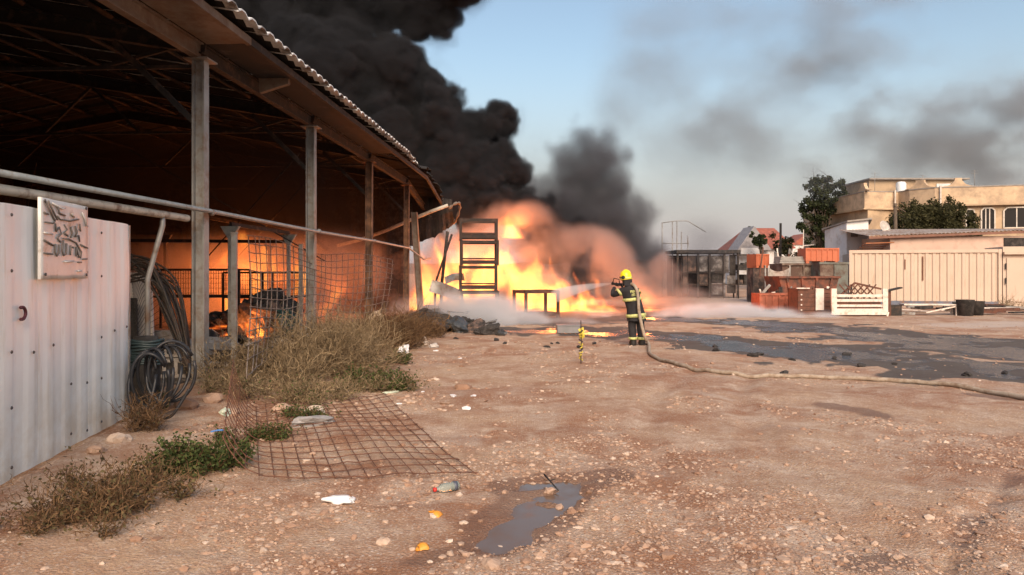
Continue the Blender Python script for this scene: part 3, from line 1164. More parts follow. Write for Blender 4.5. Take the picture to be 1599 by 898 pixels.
# embossed metal sign
SG = empty('metal_sign', A_, math.atan2(dv.y, dv.x), 'square weathered metal sign with crinkled raised lettering screwed to the white fence', 'sign')
def fpt(px, py):
    """fence coordinates (x along, z up) of a photo pixel on the fence plane"""
    rx = (px - 799.5) / F
    # (rx*Y, Y) = A + s*d
    d = dv / LF
    s = (A_.x - rx * A_.y) / (rx * d.y - d.x)
    Y = A_.y + s * d.y
    return s, CAM_H - (py - 424.0) / F * Y
sx0, sz0 = fpt(133, 436)
sx1, sz1 = fpt(60, 332)
sx0, sx1 = sx0 + .09, sx1 + .09
M_sign = simple('weathered_sign_metal', (0.74, 0.72, 0.68), 0.5, 0.3, 0.12, 3.0, (0.36, 0.29, 0.20), 0.2, 0.15)
M_ink = simple('sign_dark_relief', (0.19, 0.17, 0.15), 0.6, 0.2, 0.3)
sw, sh = sx1 - sx0, 0.70
cx, cz = (sx0 + sx1) / 2, sz0 + 0.36
m = MB()
n = 16
V = []
for j in range(n + 1):
    for i in range(n + 1):
        u, v = i / n, j / n
        e = min(u, 1 - u, v, 1 - v)
        crink = 0.010 * mnoise.noise(Vector((u * 4, v * 5, 2))) + 0.008 * abs(mnoise.noise(Vector((u * 9, v * 9, 5))))
        V.append((sx0 + u * sw, 0.058 + crink * (v > .3) * min(1, e * 8), cz - sh / 2 + v * sh + 0.008 * mnoise.noise(Vector((u * 5, v * 5, 9)))))
Fc = [(j * (n + 1) + i, j * (n + 1) + i + 1, (j + 1) * (n + 1) + i + 1, (j + 1) * (n + 1) + i) for j in range(n) for i in range(n)]
m.add(V, Fc, True)
m.add([(p[0], 0.034, p[2]) for p in V], [q[::-1] for q in Fc])
rim = [i for i in range(n + 1)] + [j * (n + 1) + n for j in range(1, n + 1)] + [n * (n + 1) + i for i in range(n - 1, -1, -1)] + [j * (n + 1) for j in range(n - 1, 0, -1)]
tot = (n + 1) ** 2
m.f += [(rim[k], rim[(k + 1) % len(rim)], rim[(k + 1) % len(rim)] + tot, rim[k] + tot) for k in range(len(rim))]
m.s += [False] * len(rim)
m.build('plate', M_sign, SG)
# raised and sunk strokes of the worn emblem and lettering (u from left as seen, v up)
def sp(u, v): return (sx1 - u * sw, 0.068, cz - sh / 2 + v * sh)
strokes = [[(.26, .44), (.25, .34), (.29, .29), (.33, .33), (.34, .44)], [(.42, .50), (.40, .36), (.43, .30), (.48, .32), (.49, .46)], [(.58, .44), (.57, .31)], [(.62, .42), (.64, .41)],
           [(.70, .30), (.70, .42), (.76, .30), (.80, .28), (.82, .36), (.70, .48), (.55, .52), (.42, .52)],
           [(.26, .70), (.28, .60), (.34, .66), (.38, .58), (.30, .52), (.36, .47)], [(.44, .70), (.50, .64), (.44, .60), (.52, .56)], [(.58, .68), (.62, .60), (.58, .54)], [(.68, .70), (.72, .62), (.68, .56), (.76, .58), (.78, .50)],
           [(.06, .97), (.24, .74)], [(.12, .97), (.30, .75)], [(.20, .95), (.40, .90), (.46, .92)], [(.30, .80), (.36, .76), (.56, .76), (.76, .80)], [(.26, .75), (.22, .70), (.06, .70)],
           [(.04, .57), (.20, .56)], [(.04, .48), (.22, .42)], [(.04, .32), (.20, .31)], [(.44, .22), (.64, .23)], [(.74, .22), (.82, .22)], [(.86, .26), (.96, .27)], [(.84, .90), (.92, .80), (.94, .72)], [(.80, .46), (.97, .42)],
           [(.30, .93), (.34, .84), (.46, .82)], [(.60, .86), (.66, .82)], [(.78, .74), (.80, .64)], [(.04, .82), (.12, .80)], [(.74, .10), (.82, .10)]]
for k, s in enumerate(strokes):
    MB().tube([sp(*p) for p in s], 0.008, 5).build('raised_stroke', M_ink if k % 3 != 2 or k < 9 else M_sign, SG)
for u, v in ((.07, .06), (.95, .05), (.06, .96), (.94, .97)):
    MB().lathe([(0.014, 0), (0.014, 0.008), (0.0, 0.012)], 8, (sp(u, v)[0], 0.064, sp(u, v)[2]), (-math.pi / 2, 0, 0)).build('screw', M_screw, SG)
# ------------------------------------------------------------------ trees and shrubs
def leaf_mat(name, dark, light, trans=0.25):
    t = NT(name)
    a = t.new('ShaderNodeAttribute', attribute_name='tone').outputs['Fac']
    c = t.ramp(a, [(0.0, dark), (1.0, light)])
    t.set(c, 0.75)
    t.p.inputs['Specular IOR Level'].default_value = 0.2
    d = t.new('ShaderNodeBsdfTranslucent')
    t.l.new(c, d.inputs[0])
    mx = t.new('ShaderNodeMixShader')
    mx.inputs[0].default_value = trans
    t.l.new(t.p.outputs[0], mx.inputs[1])
    t.l.new(d.outputs[0], mx.inputs[2])
    t.l.new(mx.outputs[0], t.out.inputs['Surface'])
    return t.m


def leaves_mesh(name, P, size, rng, mat, parent, tone):
    """one small folded quad per leaf position"""
    n = len(P)
    d = rng.normal(size=(n, 3))
    d /= np.linalg.norm(d, axis=1)[:, None]
    u = np.cross(d, rng.normal(size=(n, 3)))
    u /= np.linalg.norm(u, axis=1)[:, None]
    s = (size * rng.uniform(0.6, 1.3, n))[:, None]
    w = s * 0.30
    a, b = P - d * s * .5, P + d * s * .5
    V = np.stack([a, P + u * w, b, P - u * w], 1).reshape(-1, 3)
    Fc = np.arange(n * 4).reshape(n, 4)
    o = np_mesh(name, V, Fc, mat, parent)
    at_ = o.data.attributes.new('tone', 'FLOAT', 'POINT')
    at_.data.foreach_set('value', np.repeat(np.clip(tone, 0, 1), 4).astype(np.float32))
    return o


def make_tree(name, base, clumps, trunk, n, size, mat, bark, label, cat, seed, bare=0):
    rng = np.random.default_rng(seed)
    rr = random.Random(seed)
    E_ = empty(name, base, 0, label, cat)
    b = Vector(base)
    m = MB()
    for pts, r0 in trunk:
        m.tube(pts, r0, 6, radii=[r0 * (1 - 0.75 * k / max(1, len(pts) - 1)) for k in range(len(pts))])
    for c, r in clumps:
        t0 = Vector(trunk[0][0][-1])
        c_ = Vector(c)
        m.tube([t0 * 0.8, t0.lerp(c_, 0.5) + Vector((0, 0, 0.15)), c_], 0.05, 5, radii=[0.09, 0.05, 0.02])
    for _ in range(bare):
        c, r = clumps[rr.randrange(len(clumps))]
        p = Vector(c)
        q = p + Vector((rr.uniform(-1.5, -.3), rr.uniform(-.5, .5), rr.uniform(0.0, 1.2)))
        m.tube([p, p.lerp(q, .5) + Vector((0, 0, .1)), q], 0.015, 4, radii=[0.025, 0.015, 0.006])
    m.build('trunk', bark, E_)
    tot = sum(r ** 2 for _, r in clumps)
    Ps, Ts = [], []
    for c, r in clumps:
        k = max(20, int(n * r ** 2 / tot))
        d = rng.normal(size=(k, 3))
        d /= np.linalg.norm(d, axis=1)[:, None]
        # sub-clumps give light and dark groups with gaps
        sub = rng.normal(size=(max(4, k // 60), 3))
        sub /= np.linalg.norm(sub, axis=1)[:, None]
        sub *= rng.uniform(0.45, 1.05, len(sub))[:, None]
        P = sub[rng.integers(0, len(sub), k)] * r + d * (r * 0.26 * rng.uniform(0.2, 1.2, k))[:, None]
        Ps.append(P + np.array(c))
        Ts.append(rng.uniform(0.1, 0.9, k))
    leaves_mesh('crown', np.concatenate(Ps), size, rng, mat, E_, np.concatenate(Ts))
    return E_


M_leaf_dark = leaf_mat('dark_leaf', (0.018, 0.024, 0.012), (0.06, 0.075, 0.03))
M_leaf_olive = leaf_mat('olive_leaf', (0.03, 0.03, 0.014), (0.09, 0.085, 0.035))
M_leaf_green = leaf_mat('weed_leaf', (0.03, 0.045, 0.015), (0.10, 0.13, 0.04))
M_bark = simple('bark', (0.10, 0.075, 0.055), 0.95, 0, 0.3, 5.0)


def rel(p, b): return tuple(Vector(p) - Vector(b))


# tall tree beside the beige building
Yt = 62.0
b = (at(1283, 400, Yt).x, Yt, 0)
cl = [(rel(at(px, py, Yt + dy), b), r) for px, py, r, dy in ((1285, 292, 1.2, 0), (1300, 283, 0.9, .5), (1308, 297, 0.9, 0), (1268, 310, 1.1, -.5), (1290, 312, 1.2, 0), (1262, 330, 1.0, 0), (1280, 335, 1.3, .3), (1272, 355, 1.1, 0), (1288, 360, 1.2, 0), (1280, 378, 1.2, 0), (1272, 283, .7, 0), (1256, 345, .7, 0))]
make_tree('leafy_tree', b, cl, [([(0, 0, -0.1), (0.1, 0, 1.5), (0.0, 0, 3.4)], 0.22)], 9000, 0.24, M_leaf_dark, M_bark, 'tall dark leafy tree against the sky at the end of the beige building', 'tree', 3, bare=26)
# broad bush in front of the beige building
Yb = 49.0
b = (at(1460, 400, Yb).x, Yb, 0)
cl = [(rel(at(px, py, Yb + dy), b), r) for px, py, r, dy in ((1415, 345, 1.1, 0), (1410, 362, 1.1, 0), (1425, 352, 1.2, -.6), (1455, 342, 1.2, -.6), (1485, 345, 1.2, -.6), (1435, 335, 0.9, 0), (1440, 358, 1.0, -.3), (1460, 328, 0.8, .3), (1470, 350, 1.1, -.4), (1488, 330, 0.9, .2), (1500, 350, 1.0, 0), (1510, 338, 0.7, .4), (1515, 360, 0.8, 0), (1450, 375, 1.1, 0), (1495, 375, 1.0, 0), (1415, 380, .9, 0))]
make_tree('broad_bush', b, cl, [([(0, 0, -0.1), (0.1, 0, 1.2), (0.0, 0, 2.4)], 0.2)], 30000, 0.15, M_leaf_olive, M_bark, 'broad dark olive bush rising in front of the beige building', 'bush', 5)
# far green trees by the red-roofed houses
for px, py, r, Yd, nm, lb, sd in ((1238, 386, 1.7, 84, 'far_tree', 'round green tree below the red-roofed houses, left of the tall tree', 11), (1188, 372, 1.0, 92, 'far_tree', 'small dark cypress-like tree in front of the grey gable', 12), (1168, 362, .8, 101, 'far_tree', 'small dark treetop behind the ridge of the grey gable', 13)):
    b = (at(px, py, Yd).x, Yd, 0)
    c0 = rel(at(px, py, Yd), b)
    cl = [((c0[0] + R.uniform(-1, 1) * r, c0[1], c0[2] + R.uniform(-.7, .5) * r), r * 0.8) for _ in range(5)]
    make_tree(nm, b, cl, [([(0, 0, -0.1), (0, 0, c0[2] * .8)], 0.15)], 1800, 0.32, M_leaf_olive if sd == 11 else M_leaf_dark, M_bark, lb, 'tree', sd)

# ------------------------------------------------------------------ beige building
M_stucco = simple('beige_stucco', (0.52, 0.385, 0.25), 0.92, 0, 0.12, 0.5, (0.34, 0.25, 0.17), 0.45, 0.2, 20)
M_stucco_band = simple('beige_parapet_stucco', (0.58, 0.43, 0.285), 0.92, 0, 0.12, 0.6, (0.36, 0.27, 0.19), 0.4, 0.2, 20)
M_glass = NT('window_glass').set((0.022, 0.02, 0.02), 0.3)
M_glass.node_tree.nodes['Principled BSDF'].inputs['Specular IOR Level'].default_value = 0.15
M_frame = simple('pale_window_frame', (0.55, 0.50, 0.44), 0.6)
M_slab = simple('roof_slab', (0.30, 0.27, 0.24), 0.9)
M_whitepaint = simple('white_plaster', (0.68, 0.68, 0.68), 0.85, 0, 0.08, 0.8, (0.48, 0.42, 0.36), 0.3)
BE = empty('beige_building', (at(1430, 424, 55).x, 55, 0), 0, 'beige stuccoed two-storey building with curved parapet and dark windows', 'building')
bl = Vector(BE.location)
foot = [(1285, 65.0), (1355, 57.0), (1402, 57.6), (1425, 56.0), (1460, 54.6), (1515, 54.0), (1580, 53.2), (1680, 52.6)]
fp = [Vector(((px - 799.5) / F * Y, Y, 0)) - bl for px, Y in foot]
back = [fp[-1] + Vector((0, 14, 0)), fp[0] + Vector((3, 12, 0))]


def offset_out(pts, d):
    out = []
    for i, p in enumerate(pts):
        a = pts[max(0, i - 1)]
        b_ = pts[min(len(pts) - 1, i + 1)]
        t = (b_ - a).normalized()
        out.append(p + Vector((t.y, -t.x, 0)) * d)
    return out


def ring_prism(pts, z0, z1, name, mat, parent):
    m = MB()
    n = len(pts)
    vs = [Vector((p.x, p.y, z0)) for p in pts] + [Vector((p.x, p.y, z1 if not hasattr(z1, '__len__') else z1[i])) for i, p in enumerate(pts)]
    fs = [tuple(range(n - 1, -1, -1)), tuple(range(n, 2 * n))] + [(i, (i + 1) % n, n + (i + 1) % n, n + i) for i in range(n)]
    return m.add(vs, fs).build(name, mat, parent)


ring_prism(fp + back, 0, 6.62, 'wall', M_stucco, BE)
pout = offset_out(fp, 0.32)
ring_prism(pout + back, 6.625, 7.85, 'parapet', M_stucco_band, BE)
ring_prism(offset_out(fp, 0.40) + back, 6.50, 6.622, 'cornice', M_stucco, BE)
ring_prism(offset_out(fp, 0.36) + back, 7.855, 7.93, 'coping', M_slab, BE)


def wall_pt(px, z):
    """point on the building's front at photo column px"""
    rx = (px - 799.5) / F
    for a, b_ in zip(fp[:-1], fp[1:]):
        A2, B2 = a + bl, b_ + bl
        den = (B2.x - A2.x) - rx * (B2.y - A2.y)
        s = (rx * A2.y - A2.x) / den
        if 0 <= s <= 1:
            p = A2.lerp(B2, s)
            t = (B2 - A2).normalized()
            return Vector((p.x, p.y, z)) - bl, t, Vector((t.y, -t.x, 0))
    return None


for px0, px1, z0, z1, mul in ((1508, 1521, 4.6, 6.25, 0), (1532, 1553, 4.75, 6.32, 1), (1567, 1606, 4.85, 6.32, 1), (1296, 1306, 4.9, 5.3, 0), (1322, 1334, 5.05, 5.45, 0)):
    a, t, nrm = wall_pt(px0, 0)
    b_, _, _ = wall_pt(px1, 0)
    L = (b_ - a).length
    w = MB()
    cham = min(0.22, L * .2)
    o2 = a + nrm * 0.02
    outl = [o2 + Vector((0, 0, z0)), o2 + t * L + Vector((0, 0, z0)), o2 + t * L + Vector((0, 0, z1 - cham)), o2 + t * (L - cham) + Vector((0, 0, z1)), o2 + t * cham + Vector((0, 0, z1)), o2 + Vector((0, 0, z1 - cham))]
    w.prism(outl, (0, 0, 0), -nrm * 0.25)
    wo = w.build('window', M_glass, BE)
    for k in range(len(outl)):
        MB().bar(outl[k] + nrm * .03, outl[(k + 1) % len(outl)] + nrm * .03, 0.09, 0.09, up=nrm).build('frame', M_frame, wo)
    if mul:
        for q in ((0.33, 0.62) if L < 1.4 else (0.5,)):
            MB().bar(o2 + t * (L * q) + nrm * .02 + Vector((0, 0, z0)), o2 + t * (L * q) + nrm * .02 + Vector((0, 0, z1 - .05)), 0.07, 0.05, up=nrm).build('mullion', M_frame, wo)
        MB().bar(o2 - t * .1 + nrm * .08 + Vector((0, 0, z0 - .06)), o2 + t * (L + .1) + nrm * .08 + Vector((0, 0, z0 - .06)), 0.18, 0.08).build('sill', M_stucco_band, wo)
# merlons: raised blocks with concave shoulders on the parapet
for px0, px1 in ((1350, 1358), (1433, 1446), (1489, 1500)):
    a, t, nrm = wall_pt(px0, 7.94)
    b_, _, _ = wall_pt(px1, 7.94)
    L = (b_ - a).length
    prof = [(-0.9, 0), (-0.55, 0.04), (-0.25, 0.16), (0, 0.45), (0, 0.62), (L, 0.62), (L, 0.45), (L + .25, .16), (L + .55, .04), (L + .9, 0)]
    MB().prism([a + nrm * 0.30 + t * x + Vector((0, 0, z)) for x, z in prof], (0, 0, 0), -nrm * 0.25).build('merlon', M_stucco_band, BE)
# penthouse
m = MB()
p0, p1 = at(1357, 300, 60) - bl, at(1497, 300, 60) - bl
m.box(((p0.x + p1.x) / 2, p0.y + 2.5, 8.4), (p1.x - p0.x, 5, 1.5))
m.build('penthouse', M_stucco, BE)
p1b = at(1507, 300, 60) - bl
m = MB()
m.box(((p0.x + p1b.x) / 2, p0.y + 2.4, 9.22), (p1b.x - p0.x + .3, 5.6, 0.12))
m.build('penthouse_roof', M_slab, BE)
MB().box((at(1478, 290, 59.9).x - bl.x, p0.y - 0.06, 8.55), (1.6, 0.1, 0.6)).build('pale_panel', M_whitepaint, BE)
# rooftop water tank
wt = at(1407, 297, 58.6)
MB().lathe([(0.36, 0), (0.38, 0.1), (0.38, 0.75), (0.28, 0.88), (0.1, 0.92)], 14, (wt.x, wt.y, 7.94)).build('water_tank', simple('white_tank', (0.66, 0.70, 0.72), 0.5))
tag(bpy.data.objects['water_tank'], 'white cylindrical water tank on the beige building roof', 'tank')
for px in (1393, 1463): MB().bar(wall_pt(px, 6.0)[0] + Vector((0, -.45, 0)), wall_pt(px, 8.0)[0] + Vector((0, -.45, 0)), 0.1).build('downpipe', M_frame, BE)

# small white and cream outbuilding with a sloping roof
WH = empty('white_outbuilding', (at(1322, 424, 46).x, 46, 0), 0, 'small white outbuilding with a louvred vent and flat sloping roof', 'building')
wb = Vector(WH.location)
q = [at(1288, 424, 49) - wb, Vector((0, 0, 0)), at(1356, 424, 46.4) - wb, at(1356, 424, 51) - wb, at(1288, 424, 53) - wb]
q = [Vector((p.x, p.y, 0)) for p in q]
ring_prism(q, 0, (4.45, 4.75, 4.95, 4.95, 4.45), 'wall', M_whitepaint, WH)
qq = [p + (p - Vector((.5, 2, 0))).normalized() * .25 for p in q]
m = MB()
m.add([Vector((p.x, p.y, z)) for p, z in zip(qq, (4.47, 4.77, 4.97, 4.97, 4.47))] + [Vector((p.x, p.y, z + .1)) for p, z in zip(qq, (4.47, 4.77, 4.97, 4.97, 4.47))], [(4, 3, 2, 1, 0), (5, 6, 7, 8, 9)] + [(i, (i + 1) % 5, 5 + (i + 1) % 5, 5 + i) for i in range(5)])
m.build('roof', M_slab, WH)
vt = (q[2] - q[1]).normalized()
v0 = q[1] + vt * 0.32 + Vector((0, -0.03, 4.05))
vf = MB().bar(v0, v0 + vt * 0.46, 0.06, 0.36).build('vent', simple('vent_dark', (0.10, 0.11, 0.13)), WH)
for k in range(4): MB().bar(v0 + Vector((0, -.04, -.13 + k * .088)), v0 + vt * .46 + Vector((0, -.04, -.13 + k * .088)), .05, .02).build('louvre', M_frame, vf)

# satellite dish and pole
SD = empty('satellite_dish', at(1378, 424, 45.0) * 1.0, 0, 'round grey satellite dish on a post beside the white outbuilding', 'dish')
SD.location.z = 0
m = MB().lathe([(0.0, 0.0), (0.18, 0.02), (0.32, 0.07), (0.42, 0.14), (0.43, 0.15), (0.32, 0.085), (0.18, 0.035), (0.0, 0.015)], 20, (0, -0.1, 4.35), (math.radians(70), 0, math.radians(25)))
m.build('reflector', simple('dish_grey', (0.50, 0.46, 0.42), 0.6), SD)
MB().tube([(0, 0, 0), (0, 0, 4.2), (0, -.1, 4.35)], 0.04, 8).build('post', M_galv, SD)
MB().tube([(0.0, -.1, 4.0), (.18, -.62, 4.3)], 0.015, 5).build('feed_arm', M_galv, SD)
UP = empty('utility_pole', (at(1398, 424, 47).x, 47, 0), 0, 'wooden utility pole standing left of the broad bush', 'pole')
MB().tube([(0, 0, -.1), (0.03, 0, 3.0), (0.0, 0, 6.05)], 0.11, 8, radii=[0.13, 0.12, 0.1]).build('shaft', M_bark, UP)
MB().bar((-.1, -.1, 5.9), (.6, -.1, 5.5), 0.05).build('stay_arm', M_bark, UP)
MB().tube([(0.0, -.12, 5.3), (3, 2, 4.95), (6.2, 4.5, 5.35)], 0.012, 4).build('wire', M_char, UP)
for px, h_ in ((1372, 1.6), (1448, 1.1), (1530, 1.3)):
    a_ = wall_pt(px, 7.9)[0] + Vector((0, .6, 0))
    ae = MB().tube([a_, a_ + Vector((0, 0, h_))], .02, 5).build('aerial', M_galv, BE)
    for q in (.8, .95): MB().tube([a_ + Vector((-.3, 0, h_ * q)), a_ + Vector((.3, 0, h_ * q))], .012, 4).build('aerial_bar', M_galv, ae)


# low building with sheet roof behind the container
LB = empty('low_shed', (at(1390, 424, 42).x, 42, 0), math.radians(-4), 'low pinkish shed with a corrugated roof edge behind the cream container', 'shed')
MB().box((5.2, 2.0, 1.85), (10.4, 4, 3.7)).build('wall', simple('pinkish_render', (0.56, 0.40, 0.32), 0.9, 0, 0.12, 0.6, (0.40, 0.28, 0.22), 0.3), LB)
MB().box((7.05, -0.03, 3.32), (1.7, 0.06, 0.55)).build('shaded_opening_panel', M_char, LB)  # flat black panel on the wall stands for the shade inside
m = MB()
for k in range(60):
    x = -1.3 + k * 0.22
    m.add([(x, -0.35, 3.76 + x * .035), (x + .11, -0.35, 3.82 + x * .035), (x + .22, -0.35, 3.76 + x * .035), (x, 4.3, 4.3), (x + .11, 4.3, 4.36), (x + .22, 4.3, 4.3),
           (x, -0.35, 3.74 + x * .035), (x + .11, -0.35, 3.80 + x * .035), (x + .22, -0.35, 3.74 + x * .035)], [(0, 1, 4, 3), (1, 2, 5, 4), (6, 7, 1, 0), (7, 8, 2, 1), (6, 3, 4, 7), (7, 4, 5, 8)])
m.build('corrugated_roof', simple('old_roof_sheet', (0.42, 0.37, 0.33), 0.7, .1, .2, 1.0, (0.25, .14, .09), .4), LB)
MB().bar((-1.3, -.28, 3.62), (11.5, -.28, 4.06), .08, .14).build('fascia', simple('brown_fascia', (0.20, .10, .07), .8), LB)
for k in range(5): MB().bar((-1.5, -.2 + .3 * k, 3.30 - .1 * k), (0.2, .1 + .3 * k, 3.36 - .1 * k), .25, .05).build('roof_board', simple('orange_board', (0.38, .14, .06), .8), LB)

# cream shipping container and its cabin end
M_cream = None
def cream_mat():
    t = NT('cream_container_paint')
    c = t.mix(t.ramp(t.noise(0.8, 5, .6), [(.3, 0), (.7, 1)]), (0.57, 0.455, 0.36), (0.50, 0.395, 0.31))
    c = t.mix(t.ramp(t.noise(1.3, 6, .7, t.scaled((2.2, 2.2, .35))), [(.60, 0), (.74, .75)]), c, (0.30, 0.16, 0.09))
    return t.set(c, .6)


M_cream = cream_mat()
CA, CB = at(1326, 424, 37.4), at(1563, 424, 35.6)
cd = Vector((CB.x - CA.x, CB.y - CA.y, 0))
CL = cd.length
CT = empty('shipping_container', (CA.x, CA.y, 0), math.atan2(cd.y, cd.x), 'long cream shipping container with corrugated side and rust streaks', 'container')
V, Fc = [], []
npr = int(CL / 0.33 * 8)
rows = (0.24, 2.62)
for z in rows:
    for k in range(npr + 1):
        ph = (k / 8) % 1
        V.append((0.1 + k * (CL - .2) / npr, -(0.0 if ph < .38 else (.045 if .5 <= ph <= .88 else .022)), z))
for k in range(npr): Fc.append((k, k + 1, npr + 2 + k, npr + 1 + k))
MB().add(V, Fc).build('corrugated_side', M_cream, CT)
MB().box((CL / 2, 1.24, 1.42), (CL - .12, 2.3, 2.36)).build('body', M_cream, CT)
for x in (0.06, CL - .06): MB().box((x, -.02, 1.39), (.14, .16, 2.78)).build('corner_post', M_cream, CT)
MB().box((CL / 2, -.02, 2.70), (CL - .27, .14, .16)).build('top_rail', M_cream, CT)
MB().box((CL / 2, -.02, .14), (CL - .27, .14, .2)).build('bottom_rail', simple('blue_grey_rail', (.12, .14, .19), .7, 0, .2, 2., (.2, .12, .08), .4), CT)
for x, z, h in ((2.55, 2.05, .5), (3.35, 1.85, 1.2), (7.0, 1.25, .12)): MB().box((x, -.06, z), (.05, .03, h)).build('rust_plate', simple('rust', (.16, .07, .04), .9), CT)
CAB = empty('site_cabin', (CB.x, CB.y, 0), math.atan2(cd.y, cd.x), 'plain cream site cabin with a ledge and door, at the end of the container', 'cabin')
MB().box((2.1, 1.15, 1.45), (4.1, 2.5, 2.9)).build('body', M_cream, CAB)
MB().box((2.0, -.22, 2.58), (3.9, .2, .12)).build('ledge', M_cream, CAB)
MB().box((0.75, -.13, 1.3), (1.1, .05, 2.1)).build('door', M_cream, CAB)
for z in (1.25, 1.95): MB().box((0.16, -.17, z), (.05, .05, .3)).build('hinge', M_char, CAB)

# ------------------------------------------------------------------ far houses
M_redroof = simple('red_roof_tiles', (0.34, 0.105, 0.07), .9, 0, .25, 1.5, (.2, .08, .06), .4)
M_gable = simple('grey_gable', (0.30, 0.29, 0.30), .9)
H1 = empty('red_roofed_house', (at(1195, 424, 96).x, 96, 0), 0, 'far house with a broad red tiled roof and grey gable side', 'house')
hx = lambda px: (px - 1195) / F * 96
hz = lambda py: CAM_H - (py - 424) / F * 96
ring_prism([Vector((hx(1152), 0, 0)), Vector((hx(1238), 0, 0)), Vector((hx(1238), 9, 0)), Vector((hx(1152), 9, 0))], 0, hz(388), 'wall', M_whitepaint, H1)
m = MB()
m.add([(hx(1148), -.6, hz(390)), (hx(1241), -.6, hz(388)), (hx(1228), 4.5, hz(353)), (hx(1181), 4.5, hz(353)), (hx(1148), 9.6, hz(390)), (hx(1241), 9.6, hz(388))], [(0, 1, 2, 3), (1, 5, 2), (5, 4, 3, 2), (4, 0, 3), (0, 4, 5, 1)])
m.build('roof', M_redroof, H1)
m = MB()
m.add([(hx(1146), -1.5, hz(391)), (hx(1199), -1.5, hz(391)), (hx(1172), -1.5, hz(354)), (hx(1146), 3, hz(391)), (hx(1199), 3, hz(391)), (hx(1172), 3, hz(354))], [(0, 1, 2), (5, 4, 3), (0, 3, 4, 1), (1, 4, 5, 2), (2, 5, 3, 0)])
m.build('gable_roof', M_gable, H1)
MB().box((hx(1166), -1.4, hz(394)), (2.4, .3, 1.0)).build('balcony', M_whitepaint, H1)
for px in (1158, 1170, 1215, 1228): MB().box((hx(px), -.05, hz(393)), (.7, .1, .6)).build('window', M_glass, H1)
H2 = empty('small_red_house', (at(1250, 424, 130).x, 130, 0), 0, 'small distant red-roofed house in front of the tall tree', 'house')
MB().box((0, 0, 3.2), (5, 6, 6.4)).build('wall', M_whitepaint, H2)
MB().add([(-3, -3.3, 6.3), (3, -3.3, 6.3), (0, -3.3, 8.3), (-3, 3.3, 6.3), (3, 3.3, 6.3), (0, 3.3, 8.3)], [(0, 1, 2), (5, 4, 3), (0, 3, 4, 1), (1, 4, 5, 2), (2, 5, 3, 0)]).build('roof', M_redroof, H2)
bp = empty('black_pole', (at(1219, 424, 70).x, 70, 0), 0, 'thin black pole standing before the red-roofed house', 'pole')
MB().tube([(0, 0, 0), (0, 0, 6.2)], .11, 7).build('shaft', M_char, bp)
MB().lathe([(.12, 6.2), (.12, 6.28), (.0, 6.3)], 7).build('pole_cap', M_char, bp)

# distant rise on the horizon
def hills():
    n = 160
    xs = np.linspace(-700, 900, n)
    V, Fc = [], []
    for k, x in enumerate(xs):
        h = 6 + 7 * max(0, mnoise.noise(Vector((x * .006, 1, 0))) + .35) + 2 * mnoise.noise(Vector((x * .03, 5, 0)))
        V += [(x, 520, -1), (x, 560, h * .7), (x, 640, h)]
    for k in range(n - 1):
        for j in range(2): Fc.append((k * 3 + j, k * 3 + 3 + j, k * 3 + 4 + j, k * 3 + 1 + j))
    o = MB().add(V, Fc, True).build('hills', simple('far_scrub', (0.14, .125, .10), .95, 0, .4, .03))
    tag(o, kind='structure')


hills()

# ------------------------------------------------------------------ burnt kiosk of racks, scaffold, frames
M_ashwhite = simple('ash_white_panel', (0.30, .29, .29), .85, 0, .4, .9, (.05, .042, .04), .65)
M_burntbrown = simple('burnt_brown_panel', (0.20, .13, .10), .9, 0, .4, 1.0, (.035, .03, .03), .6)
YK = 47.0
KX = lambda px: (px - 1110) / F * YK
KZ = lambda py: CAM_H - (py - 424) / F * YK
K = empty('burnt_stall', (at(1110, 424, YK).x, YK, 0), 0, 'burnt-out stall with scorched white panels under a flat roof', 'stall')
MB().box((KX(1105), 1.6, KZ(393)), (KX(1155) - KX(1056), 3.6, .22)).build('roof', M_char, K)
for px in (1058, 1090, 1108, 1131, 1152):
    MB().bar((KX(px), 0, 0), (KX(px), 0, KZ(396)), .12).build('post', M_ashwhite if px > 1130 else M_steelrust, K)
for px0, px1, py0, py1, mt in ((1067, 1074, 400, 458, M_burntbrown), (1075, 1088, 399, 424, M_burntbrown), (1093, 1106, 400, 424, M_ashwhite), (1111, 1129, 400, 424, M_ashwhite), (1133, 1139, 399, 425, M_ashwhite), (1140, 1150, 398, 430, M_char), (1093, 1106, 428, 446, M_burntbrown), (1112, 1130, 428, 440, M_char), (1136, 1150, 430, 458, M_ashwhite), (1112, 1129, 442, 460, M_ashwhite)):
    a, b_, c, d = KX(px0), KX(px1), KZ(py1), KZ(py0)
    m = MB()
    Vp = []
    for j in range(4):
        for i in range(4):
            Vp.append((a + (b_ - a) * i / 3, .12 + .12 * mnoise.noise(Vector((i, j, px0))), c + (d - c) * j / 3 + .06 * mnoise.noise(Vector((i * 2, px0, j)))))
    Fq = [(j * 4 + i, j * 4 + i + 1, j * 4 + i + 5, j * 4 + i + 4) for j in range(3) for i in range(3)]
    m.add(Vp, Fq)
    m.add([(p[0], p[1] + .03, p[2]) for p in Vp], [q[::-1] for q in Fq])
    m.build('panel', mt, K)
for py in (426, 444): MB().bar((KX(1058), -.05, KZ(py)), (KX(1152), -.05, KZ(py)), .05).build('rail', M_steelrust, K)
MB().box((KX(1105), 3.2, 1.4), (KX(1152) - KX(1058), .1, 2.8)).build('back_panel', M_char, K)
SCF = empty('scaffold', (at(1065, 424, 49).x, 49, 0), 0, 'thin burnt scaffold of poles rising above the burnt stall', 'scaffold')
SX = lambda px: (px - 1065) / F * 49
SZ = lambda py: CAM_H - (py - 424) / F * 49
for px, py in ((1034, 347), (1050, 346), (1057, 345), (1064, 362), (1074, 368)):
    MB().tube([(SX(px), 0, 0), (SX(px), 0, SZ(py))], .035, 6).build('pole', M_galv, SCF)
